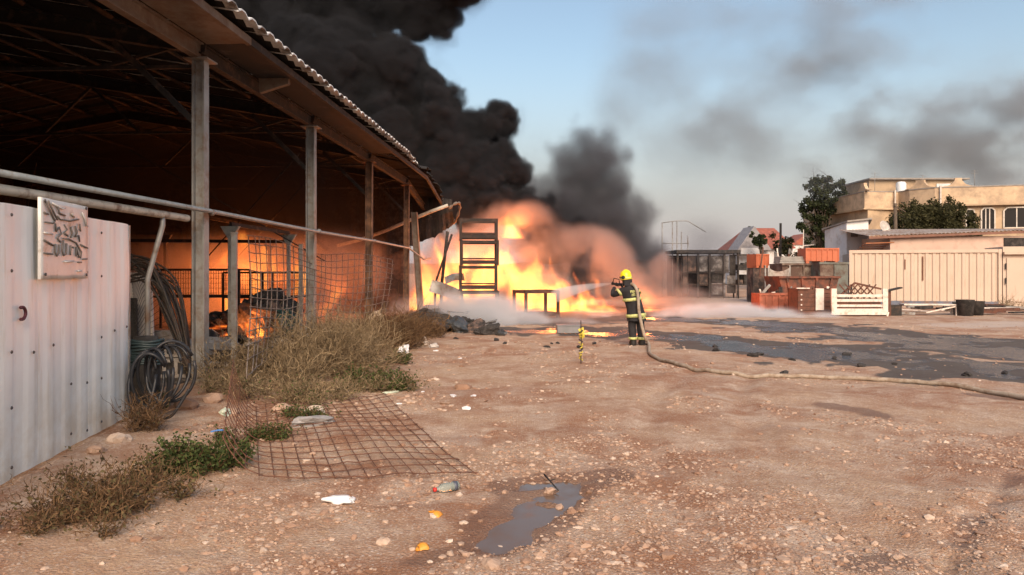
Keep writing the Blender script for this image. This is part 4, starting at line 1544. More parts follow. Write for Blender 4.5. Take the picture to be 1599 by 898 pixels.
MB().tube([(SX(1034), .03, SZ(348)), (SX(1057), .03, SZ(345)), (SX(1074), .03, SZ(345)), (SX(1082), .03, SZ(350)), (SX(1102), .03, SZ(362))], .03, 6).build('top_rail', M_galv, SCF)
for py in (380, 402): MB().tube([(SX(1034), .05, SZ(py)), (SX(1076), .05, SZ(py))], .03, 6).build('cross_rail', M_galv, SCF)
# open steel racks right of the stall
def rack(px0, px1, py0, Y, label, seed, mat):
    E_ = empty('steel_rack', (at((px0 + px1) / 2, 424, Y).x, Y, 0), 0, label, 'rack', 'open steel racks beside the burnt stall')
    w = (px1 - px0) / F * Y
    h = CAM_H - (py0 - 424) / F * Y
    for sx in (-1, 1):
        for y in (0, 1.0): MB().bar((sx * w / 2, y, 0), (sx * w / 2, y, h), .08).build('upright', mat, E_)
    for k in range(3):
        z = h * (.33 * (k + 1)) - .05
        for y in (0, 1.0): MB().bar((-w / 2, y, z), (w / 2, y, z), .06, .08).build('beam', mat, E_)
        for j in range(3):
            rr = random.Random(seed + k * 7 + j)
            hh = rr.uniform(.2, .6)
            if k < 2: MB().box((-w / 2 + (j + .5) * w / 3, .5, z + .045 + hh / 2), (w / 3.6, .7, hh), (0, 0, rr.uniform(-.2, .2))).build('load', M_char if rr.random() < .6 else M_burntbrown, E_)
rack(1153, 1177, 396, 46.5, 'open steel rack with burnt goods right beside the burnt stall', 1, M_steelrust)
rack(1176, 1198, 409, 42.0, 'shorter pale steel rack left of the rusty skips', 2, M_galv)

# ------------------------------------------------------------------ skips, orange bins, timber clutter
M_rustskip = simple('rust_red_skip', (0.22, .075, .045), .85, .1, .3, 1.5, (.08, .045, .035), .5, .3)
M_brownskip = simple('dirty_brown_skip', (0.21, .17, .135), .85, .1, .3, 1.2, (.10, .06, .045), .6, .3)
M_greenskip = simple('green_grey_skip', (0.15, .165, .145), .75, .1, .2, 1.2, (.09, .06, .045), .4, .2)
M_orange = simple('orange_plastic', (0.46, .13, .06), .55, 0, .15, 2., (.45, .12, .05), .4, .1)
M_orange2 = simple('stained_orange_plastic', (0.38, .105, .055), .6, 0, .2, 2., (.22, .06, .03), .55, .1)
M_brownwood = simple('brown_stained_boards', (0.13, .05, .03), .75, 0, .25, 3., (.07, .035, .025), .4, .2)
M_whitewood = simple('white_painted_boards', (0.70, .62, .55), .65, 0, .1, 3., (.42, .32, .25), .3, .15)


def skip(name, c, w, d, h, flare, mat, label, rz=0.0, ribs=5):
    E_ = empty(name, c, rz, label, 'skip')
    f = flare
    # four walls of real thickness and a floor, open top
    bot = [(-w / 2 + f, -d / 2, 0), (w / 2 - f, -d / 2, 0), (w / 2 - f, d / 2, 0), (-w / 2 + f, d / 2, 0)]
    top = [(-w / 2, -d / 2, h), (w / 2, -d / 2, h), (w / 2, d / 2, h), (-w / 2, d / 2, h)]
    t = .05
    ib = [(x - math.copysign(t, x), y - math.copysign(t, y), .06) for x, y, z in bot]
    it = [(x - math.copysign(t, x), y - math.copysign(t, y), h) for x, y, z in top]
    v = bot + top + ib + it
    fs = [(3, 2, 1, 0), (8, 9, 10, 11)] + [(i, (i + 1) % 4, 4 + (i + 1) % 4, 4 + i) for i in range(4)] + [(12 + i, 12 + (i + 1) % 4, 8 + (i + 1) % 4, 8 + i) for i in range(4)] + [(4 + i, 4 + (i + 1) % 4, 12 + (i + 1) % 4, 12 + i) for i in range(4)]
    MB().add(v, fs).build('tub', mat, E_)
    for k in range(ribs):
        q = (k + .5) / ribs
        a = Vector(bot[0]).lerp(Vector(bot[1]), q)
        b_ = Vector(top[0]).lerp(Vector(top[1]), q)
        MB().bar(a + Vector((0, -.04, 0)), b_ + Vector((0, -.04, 0)), .08, .07, up=(0, 1, 0)).build('rib', mat, E_)
    MB().bar(Vector(top[0]) + Vector((-.02, -.05, -.04)), Vector(top[1]) + Vector((.02, -.05, -.04)), .1, .1).build('rim', mat, E_)
    return E_


def bx_at(px0, px1, Y): return (at((px0 + px1) / 2, 424, Y).x, Y, 0), (px1 - px0) / F * Y


c, w = bx_at(1222, 1312, 37.0)
skip('rusty_skip', (c[0], 38.0, 0), w, 1.8, 2.10, .15, M_brownskip, 'dirty brown steel skip under the grey boards and orange crate', 0, 4)
c, w = bx_at(1214, 1311, 33.5)
skip('rusty_skip', (c[0], 34.4, .10), w, 1.7, 1.38, .35, M_rustskip, 'low rust-red open skip in front of the brown skip', math.radians(3), 4)
c, w = bx_at(1281, 1326, 35.9)
g_ = skip('green_skip', (c[0] + .02, 36.6, 0), w, 1.0, 2.15, .02, M_greenskip, 'green-grey upright bin with double doors next to the cream container', 0, 0)
for sx in (-1, 1):
    d_ = MB().box((sx * w / 4, -.54, 1.1), (w / 2 - .04, .05, 1.95)).build('door', M_greenskip if sx > 0 else M_brownskip, g_)
    MB().box((sx * .12, -.58, 1.35), (.12, .04, .2)).build('latch', M_whitepaint, d_)
c, w = bx_at(1195, 1224, 36.0)
fr = empty('leaning_canvas', (c[0] + .2, 36, 0), 0, 'grey canvas sheet sagging over a frame left of the skips', 'canvas')
m = MB()
V = []
for j in range(7):
    for i in range(7):
        u, v = i / 6, j / 6
        V.append((-.55 + u * 1.0 + .1 * v, .15 * math.sin(u * 6) + .1 * v, .35 + v * 1.55 - .2 * math.sin(u * 3.14) * v))
Fq = [(j * 7 + i, j * 7 + i + 1, j * 7 + i + 8, j * 7 + i + 7) for j in range(6) for i in range(6)]
m.add(V, Fq, True)
m.add([(p[0], p[1] + .015, p[2]) for p in V], [q[::-1] for q in Fq], True)
m.build('sheet', simple('grey_canvas', (.38, .34, .30), .9, 0, .2, 2, (.18, .14, .12), .4), fr)
for sx in (-.62, .58): MB().bar((sx, .1, 0), (sx, .1, 2.0), .06).build('upright', M_galv, fr)


def plastic_bin(c, w, d, h, mat, label, rz=0.0, ribs=6):
    E_ = empty('plastic_bin', c, rz, label, 'bin')
    t = .035
    z0 = .12
    o_ = [(-w / 2, -d / 2), (w / 2, -d / 2), (w / 2, d / 2), (-w / 2, d / 2)]
    i_ = [(x - math.copysign(t, x), y - math.copysign(t, y)) for x, y in o_]
    v = [(*p, z0) for p in o_] + [(*p, h) for p in o_] + [(*p, z0 + .04) for p in i_] + [(*p, h) for p in i_]
    fs = [(3, 2, 1, 0), (8, 9, 10, 11)] + [(i, (i + 1) % 4, 4 + (i + 1) % 4, 4 + i) for i in range(4)] + [(12 + i, 12 + (i + 1) % 4, 8 + (i + 1) % 4, 8 + i) for i in range(4)] + [(4 + i, 4 + (i + 1) % 4, 12 + (i + 1) % 4, 12 + i) for i in range(4)]
    MB().add(v, fs).build('tub', mat, E_)
    for k in range(ribs + 1):
        x = -w / 2 + k * w / ribs
        MB().box((x, -d / 2 - .018, (z0 + h) / 2), (.05, .034, h - z0)).build('rib', mat, E_)
    MB().box((0, -d / 2 - .022, h - .04), (w + .06, .05, .08)).build('rim', mat, E_)
    for x in (-w / 2 + .09, 0, w / 2 - .09): MB().box((x, 0, z0 / 2), (.16, d * .98, z0)).build('foot', mat, E_)
    return E_


c, w = bx_at(1186, 1246, 30.8)
plastic_bin((c[0], 31.3, 0), w, 1.1, .78, M_orange2, 'stained orange plastic bin standing on the ground by the brown timber box', 0, 6)
c, w = bx_at(1261, 1312, 37)
plastic_bin((c[0], 37.75, 2.105), w, 1.1, .78, M_orange, 'bright orange plastic bin on top of the brown skip', 0, 6)
c, w = bx_at(1196, 1218, 38)
plastic_bin((c[0] + .0, 40.4, 1.9), w, 1.0, .75, M_orange, 'small orange plastic bin up on the rack left of the skips', math.radians(12), 3)
MB().box((c[0], 40.4, .95), (w * 1.1, 1.0, 1.89)).build('burnt_cabinet', M_burntbrown, None)
tag(bpy.data.objects['burnt_cabinet'], 'scorched brown cabinet under the small orange bin', 'cabinet')
m = empty('board_stack', (at(1240, 424, 37.6).x, 37.8, 2.105), 0, 'stack of long grey boards lying on the brown skip', 'boards')
for k in range(4): MB().box((-.1 + .03 * k, .05 * k, .05 + k * .09), (1.45, .9, .075), (0, 0, .02 * k)).build('board', simple('grey_boards', (.30, .29, .27), .85) if k == 0 else bpy.data.materials['grey_boards'], m)
hoop = empty('bent_hoop', (at(1250, 424, 38.6).x, 38.6, 0), 0, 'thin bent plastic hoop arching behind the orange bin', 'hoop')
MB().tube([(-.62, 0, 1.9), (-.55, 0, 2.45), (-.25, 0, 2.85), (.2, 0, 3.05), (.7, 0, 3.1)], .025, 6).build('hoop_tube', M_frame, hoop)
MB().tube([(.12, 0, 1.9), (.16, 0, 3.9)], .02, 6).build('stick', M_frame, hoop)

# brown timber box with white plank
YB_ = 28.7
c, w = bx_at(1246, 1299, YB_)
E_ = empty('timber_box', (c[0], YB_, 0), 0, 'dark brown slatted timber box with one white upright plank', 'box')
for k in range(6): MB().box((0, 0, .10 + k * .165), (w, .05, .15)).build('slat', M_brownwood, E_)
for x in (-w / 2 + .04, -w * .02, w / 2 - .04): MB().box((x, .06, .53), (.07, .08, 1.06)).build('batten', M_brownwood, E_)
MB().box((.18, -.06, .62), (.28, .04, .84)).build('white_plank', M_whitewood, E_)
MB().box((.02, -.075, .62), (.05, .05, .86)).build('white_plank', M_whitewood, E_)
for sx in (-1, 1): MB().box((sx * (w / 2 - .02), .55, .53), (.04, 1.0, 1.0)).build('side_panel', M_brownwood, E_)
MB().box((0, 1.02, .53), (w, .04, 1.0)).build('back_panel', M_brownwood, E_)
MB().box((-.5, -.08, 1.05), (.5, .1, .04)).build('rim_strip', M_whitewood, E_)
for k in range(4): MB().box((-w / 2 + .12, -.04, .2 + .2 * k), (.05, .03, .05)).build('bracket', M_whitewood, E_)
# white frame (bed end) in front of it
YW = 28.0
c, w = bx_at(1298, 1386, YW)
E_ = empty('white_slatted_frame', (c[0], YW, 0), 0, 'white slatted bed-like frame standing on its side in front of the cream container', 'frame')
MB().box((0, 0, .17), (w, .07, .24)).build('bottom_board', M_whitewood, E_)
MB().box((-w / 2 + .10, -.003, .60), (.20, .075, .90)).build('end_post', M_whitewood, E_)
MB().box((w / 2 - .10, -.003, .60), (.20, .075, .90)).build('end_post', M_whitewood, E_)
for z in (.40, .60, .78): MB().box((0, .01, z), (w - .4, .05, .10 if z > .5 else .09)).build('slat', M_whitewood, E_)
MB().box((w / 2 - .02, -.05, .08), (.06, .04, .16), (0, .3, 0)).build('foot', M_whitewood, E_)
MB().box((0, .25, .05), (w * .95, .4, .08)).build('base_skid', M_brownwood, E_)
# brown lattice leaning behind
E_ = empty('lattice_panel', (at(1345, 424, 29.2).x, 29.2, 0), 0, 'brown diamond lattice panel leaning behind the white frame', 'lattice')
for k in range(7):
    for s in (-1, 1):
        x = -.75 + k * .25
        a = Vector((x, .3 + .02 * s, .62))
        b_ = Vector((x + s * .5, .3 + .02 * s, 1.18))
        if abs(b_.x) < .95: MB().bar(a, b_, .05, .02, up=(0, 1, 0)).build('lath', M_brownwood, E_)
MB().bar((-.85, .34, .60), (-.1, .34, 1.24), .07).build('edge_rail', M_brownwood, E_)
MB().bar((-.1, .34, 1.24), (.95, .34, 1.0), .07).build('edge_rail', M_brownwood, E_)
MB().box((0, .55, .3), (1.9, .4, .6)).build('timber_base', M_brownwood, E_)
# leaning dark post with plate, right of the frame
E_ = empty('rusty_stand', (at(1392, 424, 28.3).x, 28.3, 0), 0, 'rusty upright stand with a bent top plate beside the white frame', 'stand')
MB().bar((-.12, 0, 0), (-.12, 0, .98), .14).build('post', M_brownwood, E_)
MB().bar((-.2, 0, .95), (.35, 0, 1.08), .3, .05).build('top_plate', M_steelrust, E_)
MB().box((.15, .2, .2), (.5, .4, .4)).build('base_block', M_steelrust, E_)
# white low table
E_ = empty('white_low_table', (at(1450, 424, 28.6).x, 28.6, 0), math.radians(-6), 'low white table frame lying among scrap before the container', 'table')
MB().box((0, 0, .42), (2.0, .5, .05)).build('top', M_whitewood, E_)
MB().bar((.93, -.2, 0), (.93, -.2, .4), .07).build('leg', M_whitewood, E_)
MB().bar((.93, .2, 0), (.93, .2, .4), .07).build('leg', M_whitewood, E_)
MB().bar((-.2, -.25, .12), (.9, -.22, .36), .05).build('brace', M_whitewood, E_)
# dark drums and buckets
for k, (px, w_, h_, Y, lb) in enumerate(((1507, .32, .62, 28.2, 'tall dark bucket at the edge of the scrap row'), (1522, .34, .55, 28.6, 'wide dark tub behind the tall bucket'), (1497, .22, .5, 29.0, 'slim grey drum left of the tall bucket'))):
    p = at(px, 424, Y)
    o = MB().lathe([(w_ * .85, 0), (w_, h_ * .96), (w_ * 1.05, h_), (w_ * .95, h_), (w_ * .8, .05)], 18, (p.x, p.y, 0)).build('bucket', M_char if k != 2 else M_greenskip)
    tag(o, lb, 'bucket')
# scrap planks and pipes lying before the container
rr = random.Random(77)
scrap_mats = [M_brownwood, M_steelrust, M_galv, M_whitewood, M_char]
for k in range(22):
    px = rr.uniform(1395, 1600)
    Y = rr.uniform(28.6, 32.5)
    p = at(px, 424, Y)
    L = rr.uniform(.5, 1.5)
    a = rr.uniform(-.5, .5)
    o = MB().box((0, 0, 0), (L, rr.uniform(.08, .3), rr.uniform(.04, .16)), (0, rr.uniform(-.06, .06), 0)).build('scrap_plank', scrap_mats[k % 5])
    o.location = (p.x, p.y, .09 + .06 * (k % 3))
    o.rotation_euler = (0, 0, a)
    tag(o, 'scrap board or bar in the litter row before the cream container', 'scrap', 'scrap boards before the container')

rr = random.Random(91)
for k in range(26):
    px = rr.uniform(1176, 1330)
    Y = rr.uniform(32.2, 33.2) if k % 2 else rr.uniform(38.9, 40.0)
    p = at(px, 424, Y)
    L = rr.uniform(.4, 1.3)
    tall = k % 2 == 0
    o = MB().box((0, 0, 0), (.06 + .05 * (k % 3), .06, L * (1.6 if tall else 1)), (rr.uniform(-.25, .25), rr.uniform(-.9, .9) if not tall else rr.uniform(-.2, .2), 0)).build('loose_lath', scrap_mats[(k * 3) % 5])
    o.location = (p.x, p.y, (2.0 if tall else .45) + rr.uniform(-.1, .25))
    tag(o, ('thin bar sticking up behind the skips' if tall else 'short lath or bar leaning by the rust-red skip'), 'scrap', 'bars behind the skips' if tall else 'laths by the rust-red skip')
# ------------------------------------------------------------------ steel stillages in front of the fire
M_stil = simple('burnt_stillage_steel', (0.07, .04, .03), .85, .2, .4, 3., (.03, .025, .023), .6, .3)
M_stil2 = simple('rusty_stillage_steel', (0.13, .06, .04), .85, .2, .3, 3., (.05, .03, .025), .5, .3)


def stillage(w, d, h, mat, name='stillage_frame', shelf=True):
    E_ = empty(name)
    t = .095
    for sx in (-1, 1):
        for sy in (-1, 1):
            MB().box((sx * (w / 2 - t / 2), sy * (d / 2 - t / 2), h / 2), (t, t, h - .004)).build('post', mat, E_)
            MB().box((sx * (w / 2 - t / 2), sy * (d / 2 - t / 2), .012), (t + .05, t + .05, .02)).build('foot_plate', mat, E_)
    for z, hh in ((h - .06, .11), (.13, .13)) + (((.26, .04),) if shelf else ()):
        for sy in (-1, 1): MB().box((0, sy * (d / 2 - t / 2), z), (w - 2 * t - .004, t * .8, hh)).build('rail', mat, E_)
        for sx in (-1, 1): MB().box((sx * (w / 2 - t / 2), 0, z), (t * .8, d - 2 * t - .004, hh)).build('rail', mat, E_)
    if shelf:
        for k in range(5): MB().box((0, -d / 2 + .12 + k * (d - .24) / 4, .185), (w - 2 * t, .09, .03)).build('floor_bar', mat, E_)
    return E_


YS = 27.6
p = at(748, 424, YS)
tiers = [(0.0, .98, 0.02, .015), (.985, .93, -.03, -.02), (1.92, .93, .0, .03), (2.855, .80, -.02, -.01)]
labels = ['lowest burnt steel stillage of the tall stack, standing in smoke', 'second burnt steel stillage up in the tall stack', 'third burnt steel stillage up in the tall stack', 'topmost burnt steel stillage of the tall stack before the fire']
for (z, h, dx, rz), lb in zip(tiers, labels):
    s = stillage(1.42, 1.0, h, M_stil)
    s.location = (p.x + dx, YS, z)
    s.rotation_euler = (0, 0, rz + math.radians(4))
    tag(s, lb, 'stillage', 'stacked steel stillages')
p = at(837, 424, 27.3)
s = stillage(1.45, 1.0, 1.02, M_stil2, shelf=False)
s.location = (p.x, 27.3, 0)
s.rotation_euler = (0, 0, math.radians(28))
tag(s, 'single low rusty steel frame standing right of the tall stack', 'stillage')
# little grey box on the wet ground
p = gnd(887, 519)
o = MB().box((0, 0, .1), (.62, .5, .20)).box((0, 0, .21), (.66, .54, .025)).build('grey_box', simple('wet_grey_box', (.20, .20, .21), .5, 0, .2, 3.))
o.location = (p.x, p.y, 0)
tag(o, 'flat grey box lying on the wet ground near the firefighter', 'box')

# charred debris heap at the corner of the shed
rr = random.Random(9)
spots = [(672, 508, .52), (690, 504, .50), (700, 515, .42), (715, 518, .36), (727, 512, .34), (742, 517, .30), (765, 521, .26), (683, 519, .34), (752, 521, .2), (660, 500, .4), (706, 502, .3), (782, 523, .16)]
for k, (px, py, s) in enumerate(spots):
    V, Fc = rock_mesh(200 + k, .8, 3, .42)
    q = on(px, py)
    o = np_mesh('charred_lump', V, Fc, (M_char, M_burntbrown, M_char, simple('wet_char_%d' % k, (.05, .055, .06), .45, 0, .4, 4.))[k % 4])
    o.location = (q.x, q.y, q.z + s * .35)
    o.scale = (s * 1.05, s * .8, s * .75)
    o.rotation_euler = (rr.uniform(-.4, .4), rr.uniform(-.4, .4), rr.uniform(0, 6))
    tag(o, 'charred black lump in the debris heap at the shed corner', 'debris', 'charred debris heap at the shed corner')
for k in range(14):
    px, py = rr.uniform(650, 790), rr.uniform(503, 522)
    q = on(px, py)
    o = MB().box((0, 0, 0), (rr.uniform(.3, .8), rr.uniform(.06, .25), .03), (rr.uniform(-.3, .3), rr.uniform(-.3, .3), rr.uniform(0, 3))).build('burnt_scrap', M_char if k % 3 else M_ashwhite)
    o.location = (q.x, q.y, q.z + rr.uniform(.12, .5) * (1 if px < 730 else .4))
    tag(o, 'thin burnt scrap of board or sheet on the charred debris heap', 'debris', 'burnt scraps on the debris heap')
# low burnt bits strewn along the wet ash
for k in range(22):
    px = rr.uniform(700, 1590)
    py = 524 + (px - 700) / 900 * 58 + rr.gauss(0, 9)
    q = on(px, py)
    V, Fc = rock_mesh(300 + k % 6, .8, 2, .5)
    o = np_mesh('ash_lump', V, Fc, M_char)
    s = rr.uniform(.025, .065)
    o.location = (q.x, q.y, q.z + .02)
    o.scale = (s * 1.6, s, s)
    o.rotation_euler = (0, 0, rr.uniform(0, 6))
    tag(o, 'small black lump of ash on the wet strip across the yard', 'ash', 'black ash lumps on the wet strip')

# ------------------------------------------------------------------ hose, jet and firefighter
FO = Vector((2.87, 16.85, gh(2.87, 16.85)))
M_coat = simple('navy_turnout_cloth', (0.020, .019, .022), .9, 0, .3, 8., None, 0, .5, 35.)
M_hiviz = simple('yellow_reflective_band', (0.56, .59, .22), .5, 0, .2, 14., (.25, .25, .14), .35)
M_helmet = simple('yellow_helmet_shell', (0.80, .70, .02), .3, 0, .08, 5.)
M_boot = simple('black_boot', (.018, .016, .015), .6)
M_glove = simple('dark_glove', (.035, .03, .03), .8)
M_skin = simple('skin', (.42, .24, .17), .6)
M_hose = simple('dirty_hose_canvas', (0.36, .30, .235), .9, 0, .15, 6., (.22, .15, .10), .4, .5, 90.)
FF = empty('person', FO, 0, 'firefighter in dark reflective gear and yellow helmet, back turned, aiming a hose at the fire', 'person')
PS = .94
FF.scale = (PS, PS, PS)


def skin_body(name, verts, edges, mat, parent, sub=2):
    me = bpy.data.meshes.new(name)
    me.from_pydata([v[0] for v in verts], edges, [])
    me.materials.append(mat)
    o = bpy.data.objects.new(name, me)
    C.objects.link(o)
    o.parent = parent
    o.modifiers.new('skin', 'SKIN').use_smooth_shade = True
    if not me.skin_vertices: 
        bpy.context.view_layer.objects.active = o
    for k, v in enumerate(verts):
        sv = me.skin_vertices[0].data[k]
        sv.radius = v[1] if hasattr(v[1], '__len__') else (v[1], v[1])
        sv.use_root = (k == 0)
    m = o.modifiers.new('sub', 'SUBSURF')
    m.levels = sub
    m.render_levels = sub
    return o


B = [((-.045, 0, .84), (.17, .145)), ((-.09, -.005, 1.0), (.185, .15)), ((-.145, -.01, 1.18), (.20, .155)), ((-.185, 0, 1.31), (.195, .145)), ((-.215, .01, 1.41), (.13, .11)), ((-.235, .02, 1.47), .075), ((-.255, .03, 1.55), .075),
     ((-.125, .0, .74), (.115, .12)), ((-.125, .04, .46), (.10, .105)), ((-.115, .0, .20), (.088, .092)), ((-.105, -.01, .07), .07), ((-.135, .16, .045), (.055, .045)),
     ((.055, .0, .74), (.115, .12)), ((.08, .03, .46), (.10, .105)), ((.10, .0, .20), (.088, .092)), ((.115, -.01, .07), .07), ((.09, .16, .045), (.055, .045)),
     ((-.36, .02, 1.345), (.095, .10)), ((-.50, .08, 1.25), (.078, .08)), ((-.585, .17, 1.205), .066), ((-.56, .26, 1.32), .056), ((-.505, .31, 1.42), .044),
     ((-.02, .03, 1.34), (.095, .10)), ((.03, .18, 1.21), (.078, .08)), ((-.02, .34, 1.12), .064), ((-.14, .43, 1.24), .055), ((-.26, .47, 1.345), .044)]
Ed = [(0, 1), (1, 2), (2, 3), (3, 4), (4, 5), (5, 6), (0, 7), (7, 8), (8, 9), (9, 10), (10, 11), (0, 12), (12, 13), (13, 14), (14, 15), (15, 16), (3, 17), (17, 18), (18, 19), (19, 20), (20, 21), (3, 22), (22, 23), (23, 24), (24, 25), (25, 26)]
skin_body('body', B, Ed, M_coat, FF)
# boots over the feet
for x, tx in ((-.105, -.135), (.115, .09)):
    MB().lathe([(.078, -.0), (.085, .03), (.08, .12), (.078, .2)], 12, (x, .0, .0)).build('boot', M_boot, FF)
    MB().lathe([(.0, -.13), (.05, -.11), (.062, 0), (.055, .1), (.03, .135), (0, .14)], 10, ((x + tx) / 2 - .003, .11, .055), (-math.pi / 2, 0, 0)).build('boot_toe', M_boot, FF)
# head with face turned to the left, helmet above
HC = Vector((-.275, .045, 1.625))
hm = MB()
V, Fc = [], []
ns, nr = 20, 14
for j in range(nr + 1):
    th = math.pi * j / nr
    for i in range(ns):
        ph = 2 * math.pi * i / ns
        d = Vector((math.sin(th) * math.cos(ph), math.sin(th) * math.sin(ph), math.cos(th)))
        r = .098
        # face looks along -x+y
        fdir = Vector((-.80, .60, 0))
        side = Vector((.60, .80, 0))
        f = d.dot(fdir)
        s = d.dot(side)
        z = d.z
        rad = r * (1 + .10 * max(0, f))
        p = fdir * (f * rad * 1.06) + side * (s * r * .80) + Vector((0, 0, z * r * 1.22))
        if f > .75 and abs(s) < .22 and -.25 < z < .18: p += fdir * (.024 * (1 - abs(s) / .22))          # nose
        if f > .55 and .05 < z < .28 and .14 < abs(s) < .5: p -= fdir * .010                               # eye sockets
        if f > .8 and -.52 < z < -.40: p += fdir * .006                                                     # lips
        V.append(p + HC)
for j in range(nr):
    for i in range(ns):
        Fc.append((j * ns + i, j * ns + (i + 1) % ns, (j + 1) * ns + (i + 1) % ns, (j + 1) * ns + i))
hm.add(V, Fc, True)
head = hm.build('head', M_skin, FF)
for s in (-1, 1):
    c = HC + Vector((-.80, .60, 0)) * .092 + Vector((.60, .80, 0)) * (.034 * s) + Vector((0, 0, .018))
    MB().lathe([(0, -.011), (.009, -.006), (.011, 0), (.009, .006), (0, .011)], 8, c).build('eye', M_boot, head)
    c = HC + Vector((.60, .80, 0)) * (.082 * s)
    MB().lathe([(0, -.03), (.012, -.02), (.016, 0), (.010, .025), (0, .03)], 8, c).build('ear', M_skin, head)
MB().tube([HC + Vector((-.80, .60, 0)) * .104 + Vector((.60, .80, 0)) * (.02 * k) + Vector((0, 0, -.058)) for k in (-1, 0, 1)], .006, 5).build('mouth', simple('lips', (.25, .09, .08), .6), head)
# dark hood cloth over neck and the back of the head
m = MB()
m.lathe([(.115, -.17), (.122, -.10), (.116, -.02), (.10, .06)], 16, HC + Vector((.025, -.02, 0)), (0, -.08, 0))
m.build('hood', M_coat, FF)
# helmet shell: deep dome with a brim and ridge
m = MB()
m.lathe([(.150, -.075), (.152, -.06), (.142, -.03), (.140, .02), (.128, .08), (.098, .125), (.055, .15), (.0, .158)], 24, HC + Vector((0, 0, .055)), (.0, -.12, 0))
hl = m.build('helmet', M_helmet, FF)
m = MB()
pts = []
for k in range(9):
    a = math.radians(-70 + k * 17.5)
    pts.append(HC + Vector((0, 0, .06)) + Vector((-.80, .60, 0)) * (math.sin(a) * .135) + Vector((0, 0, math.cos(a) * .152)))
m.tube(pts, .016, 6)
m.build('helmet_ridge', M_helmet, hl)
MB().lathe([(.045, 0), (.045, .02), (.03, .03), (.0, .03)], 12, HC + Vector((-.075, -.112, .03)), (math.pi / 2, 0, -.5)).build('ear_disc', M_boot, hl)
m = MB().lathe([(.154, -.02), (.156, .0), (.150, .012)], 24, HC + Vector((0, 0, .02)), (0, -.12, 0))
m.build('helmet_band', M_hiviz, hl)


def band(c, rx, ry, h, tilt, mat, name, parent=FF, tz=0.0):
    """closed reflective ring around a limb or the coat"""
    n = 28
    V, Fc = [], []
    M = Euler((tz, tilt, 0)).to_matrix()
    for z in (-h / 2, h / 2):
        for r in (0, .012):
            for k in range(n):
                a = 2 * math.pi * k / n
                V.append(M @ Vector(((rx + r) * math.cos(a), (ry + r) * math.sin(a), z)) + Vector(c))
    for k in range(n):
        k2 = (k + 1) % n
        Fc += [(k, k2, 2 * n + k2, 2 * n + k), (n + k, 3 * n + k, 3 * n + k2, n + k2), (k, n + k, n + k2, k2), (2 * n + k, 2 * n + k2, 3 * n + k2, 3 * n + k)]
    return MB().add(V, Fc, True).build(name, mat, parent)


# neck curtain and raised visor of the helmet
m = MB()
V, Fc = [], []
for j in range(5):
    for i in range(9):
        a = math.radians(-75 + i * 150 / 8)
        bdir = Vector((.80, -.60, 0)) * math.cos(a) + Vector((.60, .80, 0)) * math.sin(a)
        V.append(HC + bdir * (.138 + .018 * j / 4) + Vector((0, 0, -.01 - .04 * j)))
Fc = [(j * 9 + i, j * 9 + i + 1, j * 9 + i + 10, j * 9 + i + 9) for j in range(4) for i in range(8)]
m.add(V, Fc, True)
m.add([p * 1.0 + (HC - p).normalized() * .006 for p in V], [q[::-1] for q in Fc], True)
m.build('neck_curtain', M_coat, hl)
MB().tube([HC + Vector((-.80, .60, 0)) * (.15 * math.cos(a)) + Vector((.60, .80, 0)) * (.15 * math.sin(a)) + Vector((0, 0, .03)) for a in [k * .3 - 1.2 for k in range(9)]], .014, 6).build('visor', M_boot, hl)
# coat skirt flaring over the hips, with hem
m = MB()
prof = [(.235, .185, .60, -.015), (.225, .175, .74, -.03), (.205, .165, .90, -.06), (.205, .165, 1.04, -.10), (.215, .17, 1.18, -.142), (.215, .165, 1.30, -.18)]
V, Fc = [], []
n = 28
for rx, ry, z, cx in prof:
    for k in range(n):
        a = 2 * math.pi * k / n
        w_ = 1 + .03 * math.sin(a * 5 + z * 9) + .02 * math.sin(a * 9 - z * 14)
        V.append((cx + rx * w_ * math.cos(a), ry * w_ * math.sin(a), z))
for j in range(len(prof) - 1):
    for k in range(n): Fc.append((j * n + k, j * n + (k + 1) % n, (j + 1) * n + (k + 1) % n, (j + 1) * n + k))
m.add(V, Fc, True)
m.build('coat', M_coat, FF)
band((-.127, 0, 1.125), .222, .178, .075, -.12, M_hiviz, 'chest_band')
band((-.035, 0, .735), .235, .185, .08, -.10, M_hiviz, 'hem_band')
for x in (-.112, .105): band((x, 0.0, .175), .095, .098, .06, 0, M_hiviz, 'ankle_band')
band((-.44, .055, 1.29), .095, .095, .06, .95, M_hiviz, 'sleeve_band')
band((.01, .12, 1.265), .09, .09, .055, -.5, M_hiviz, 'sleeve_band', tz=-.8)


# lettering on the back and hem
def lettering(txt, loc, size, rx, ry, rz, name):
    cu = bpy.data.curves.new(name, 'FONT')
    cu.body = txt
    cu.size = size
    cu.align_x = 'CENTER'
    cu.extrude = .002
    cu.offset = .003
    o = bpy.data.objects.new(name, cu)
    C.objects.link(o)
    dg = bpy.context.evaluated_depsgraph_get()
    me = bpy.data.meshes.new_from_object(o.evaluated_get(dg))
    bpy.data.objects.remove(o)
    me.materials.clear()
    me.materials.append(M_hiviz)
    q = bpy.data.objects.new(name, me)
    C.objects.link(q)
    q.parent = FF
    q.location = loc
    q.rotation_euler = (rx, ry, rz)
    return q


lettering('כבאות'[::-1], (-.085, -.178, 1.295), .095, math.pi / 2 - .02, -.1, .22, 'back_lettering')
lettering('הצלה'[::-1], (-.075, -.184, 1.215), .085, math.pi / 2 - .02, -.1, .22, 'back_lettering')
lettering('הצלה'[::-1], (.085, -.178, .655), .085, math.pi / 2, -.1, .35, 'hem_lettering')


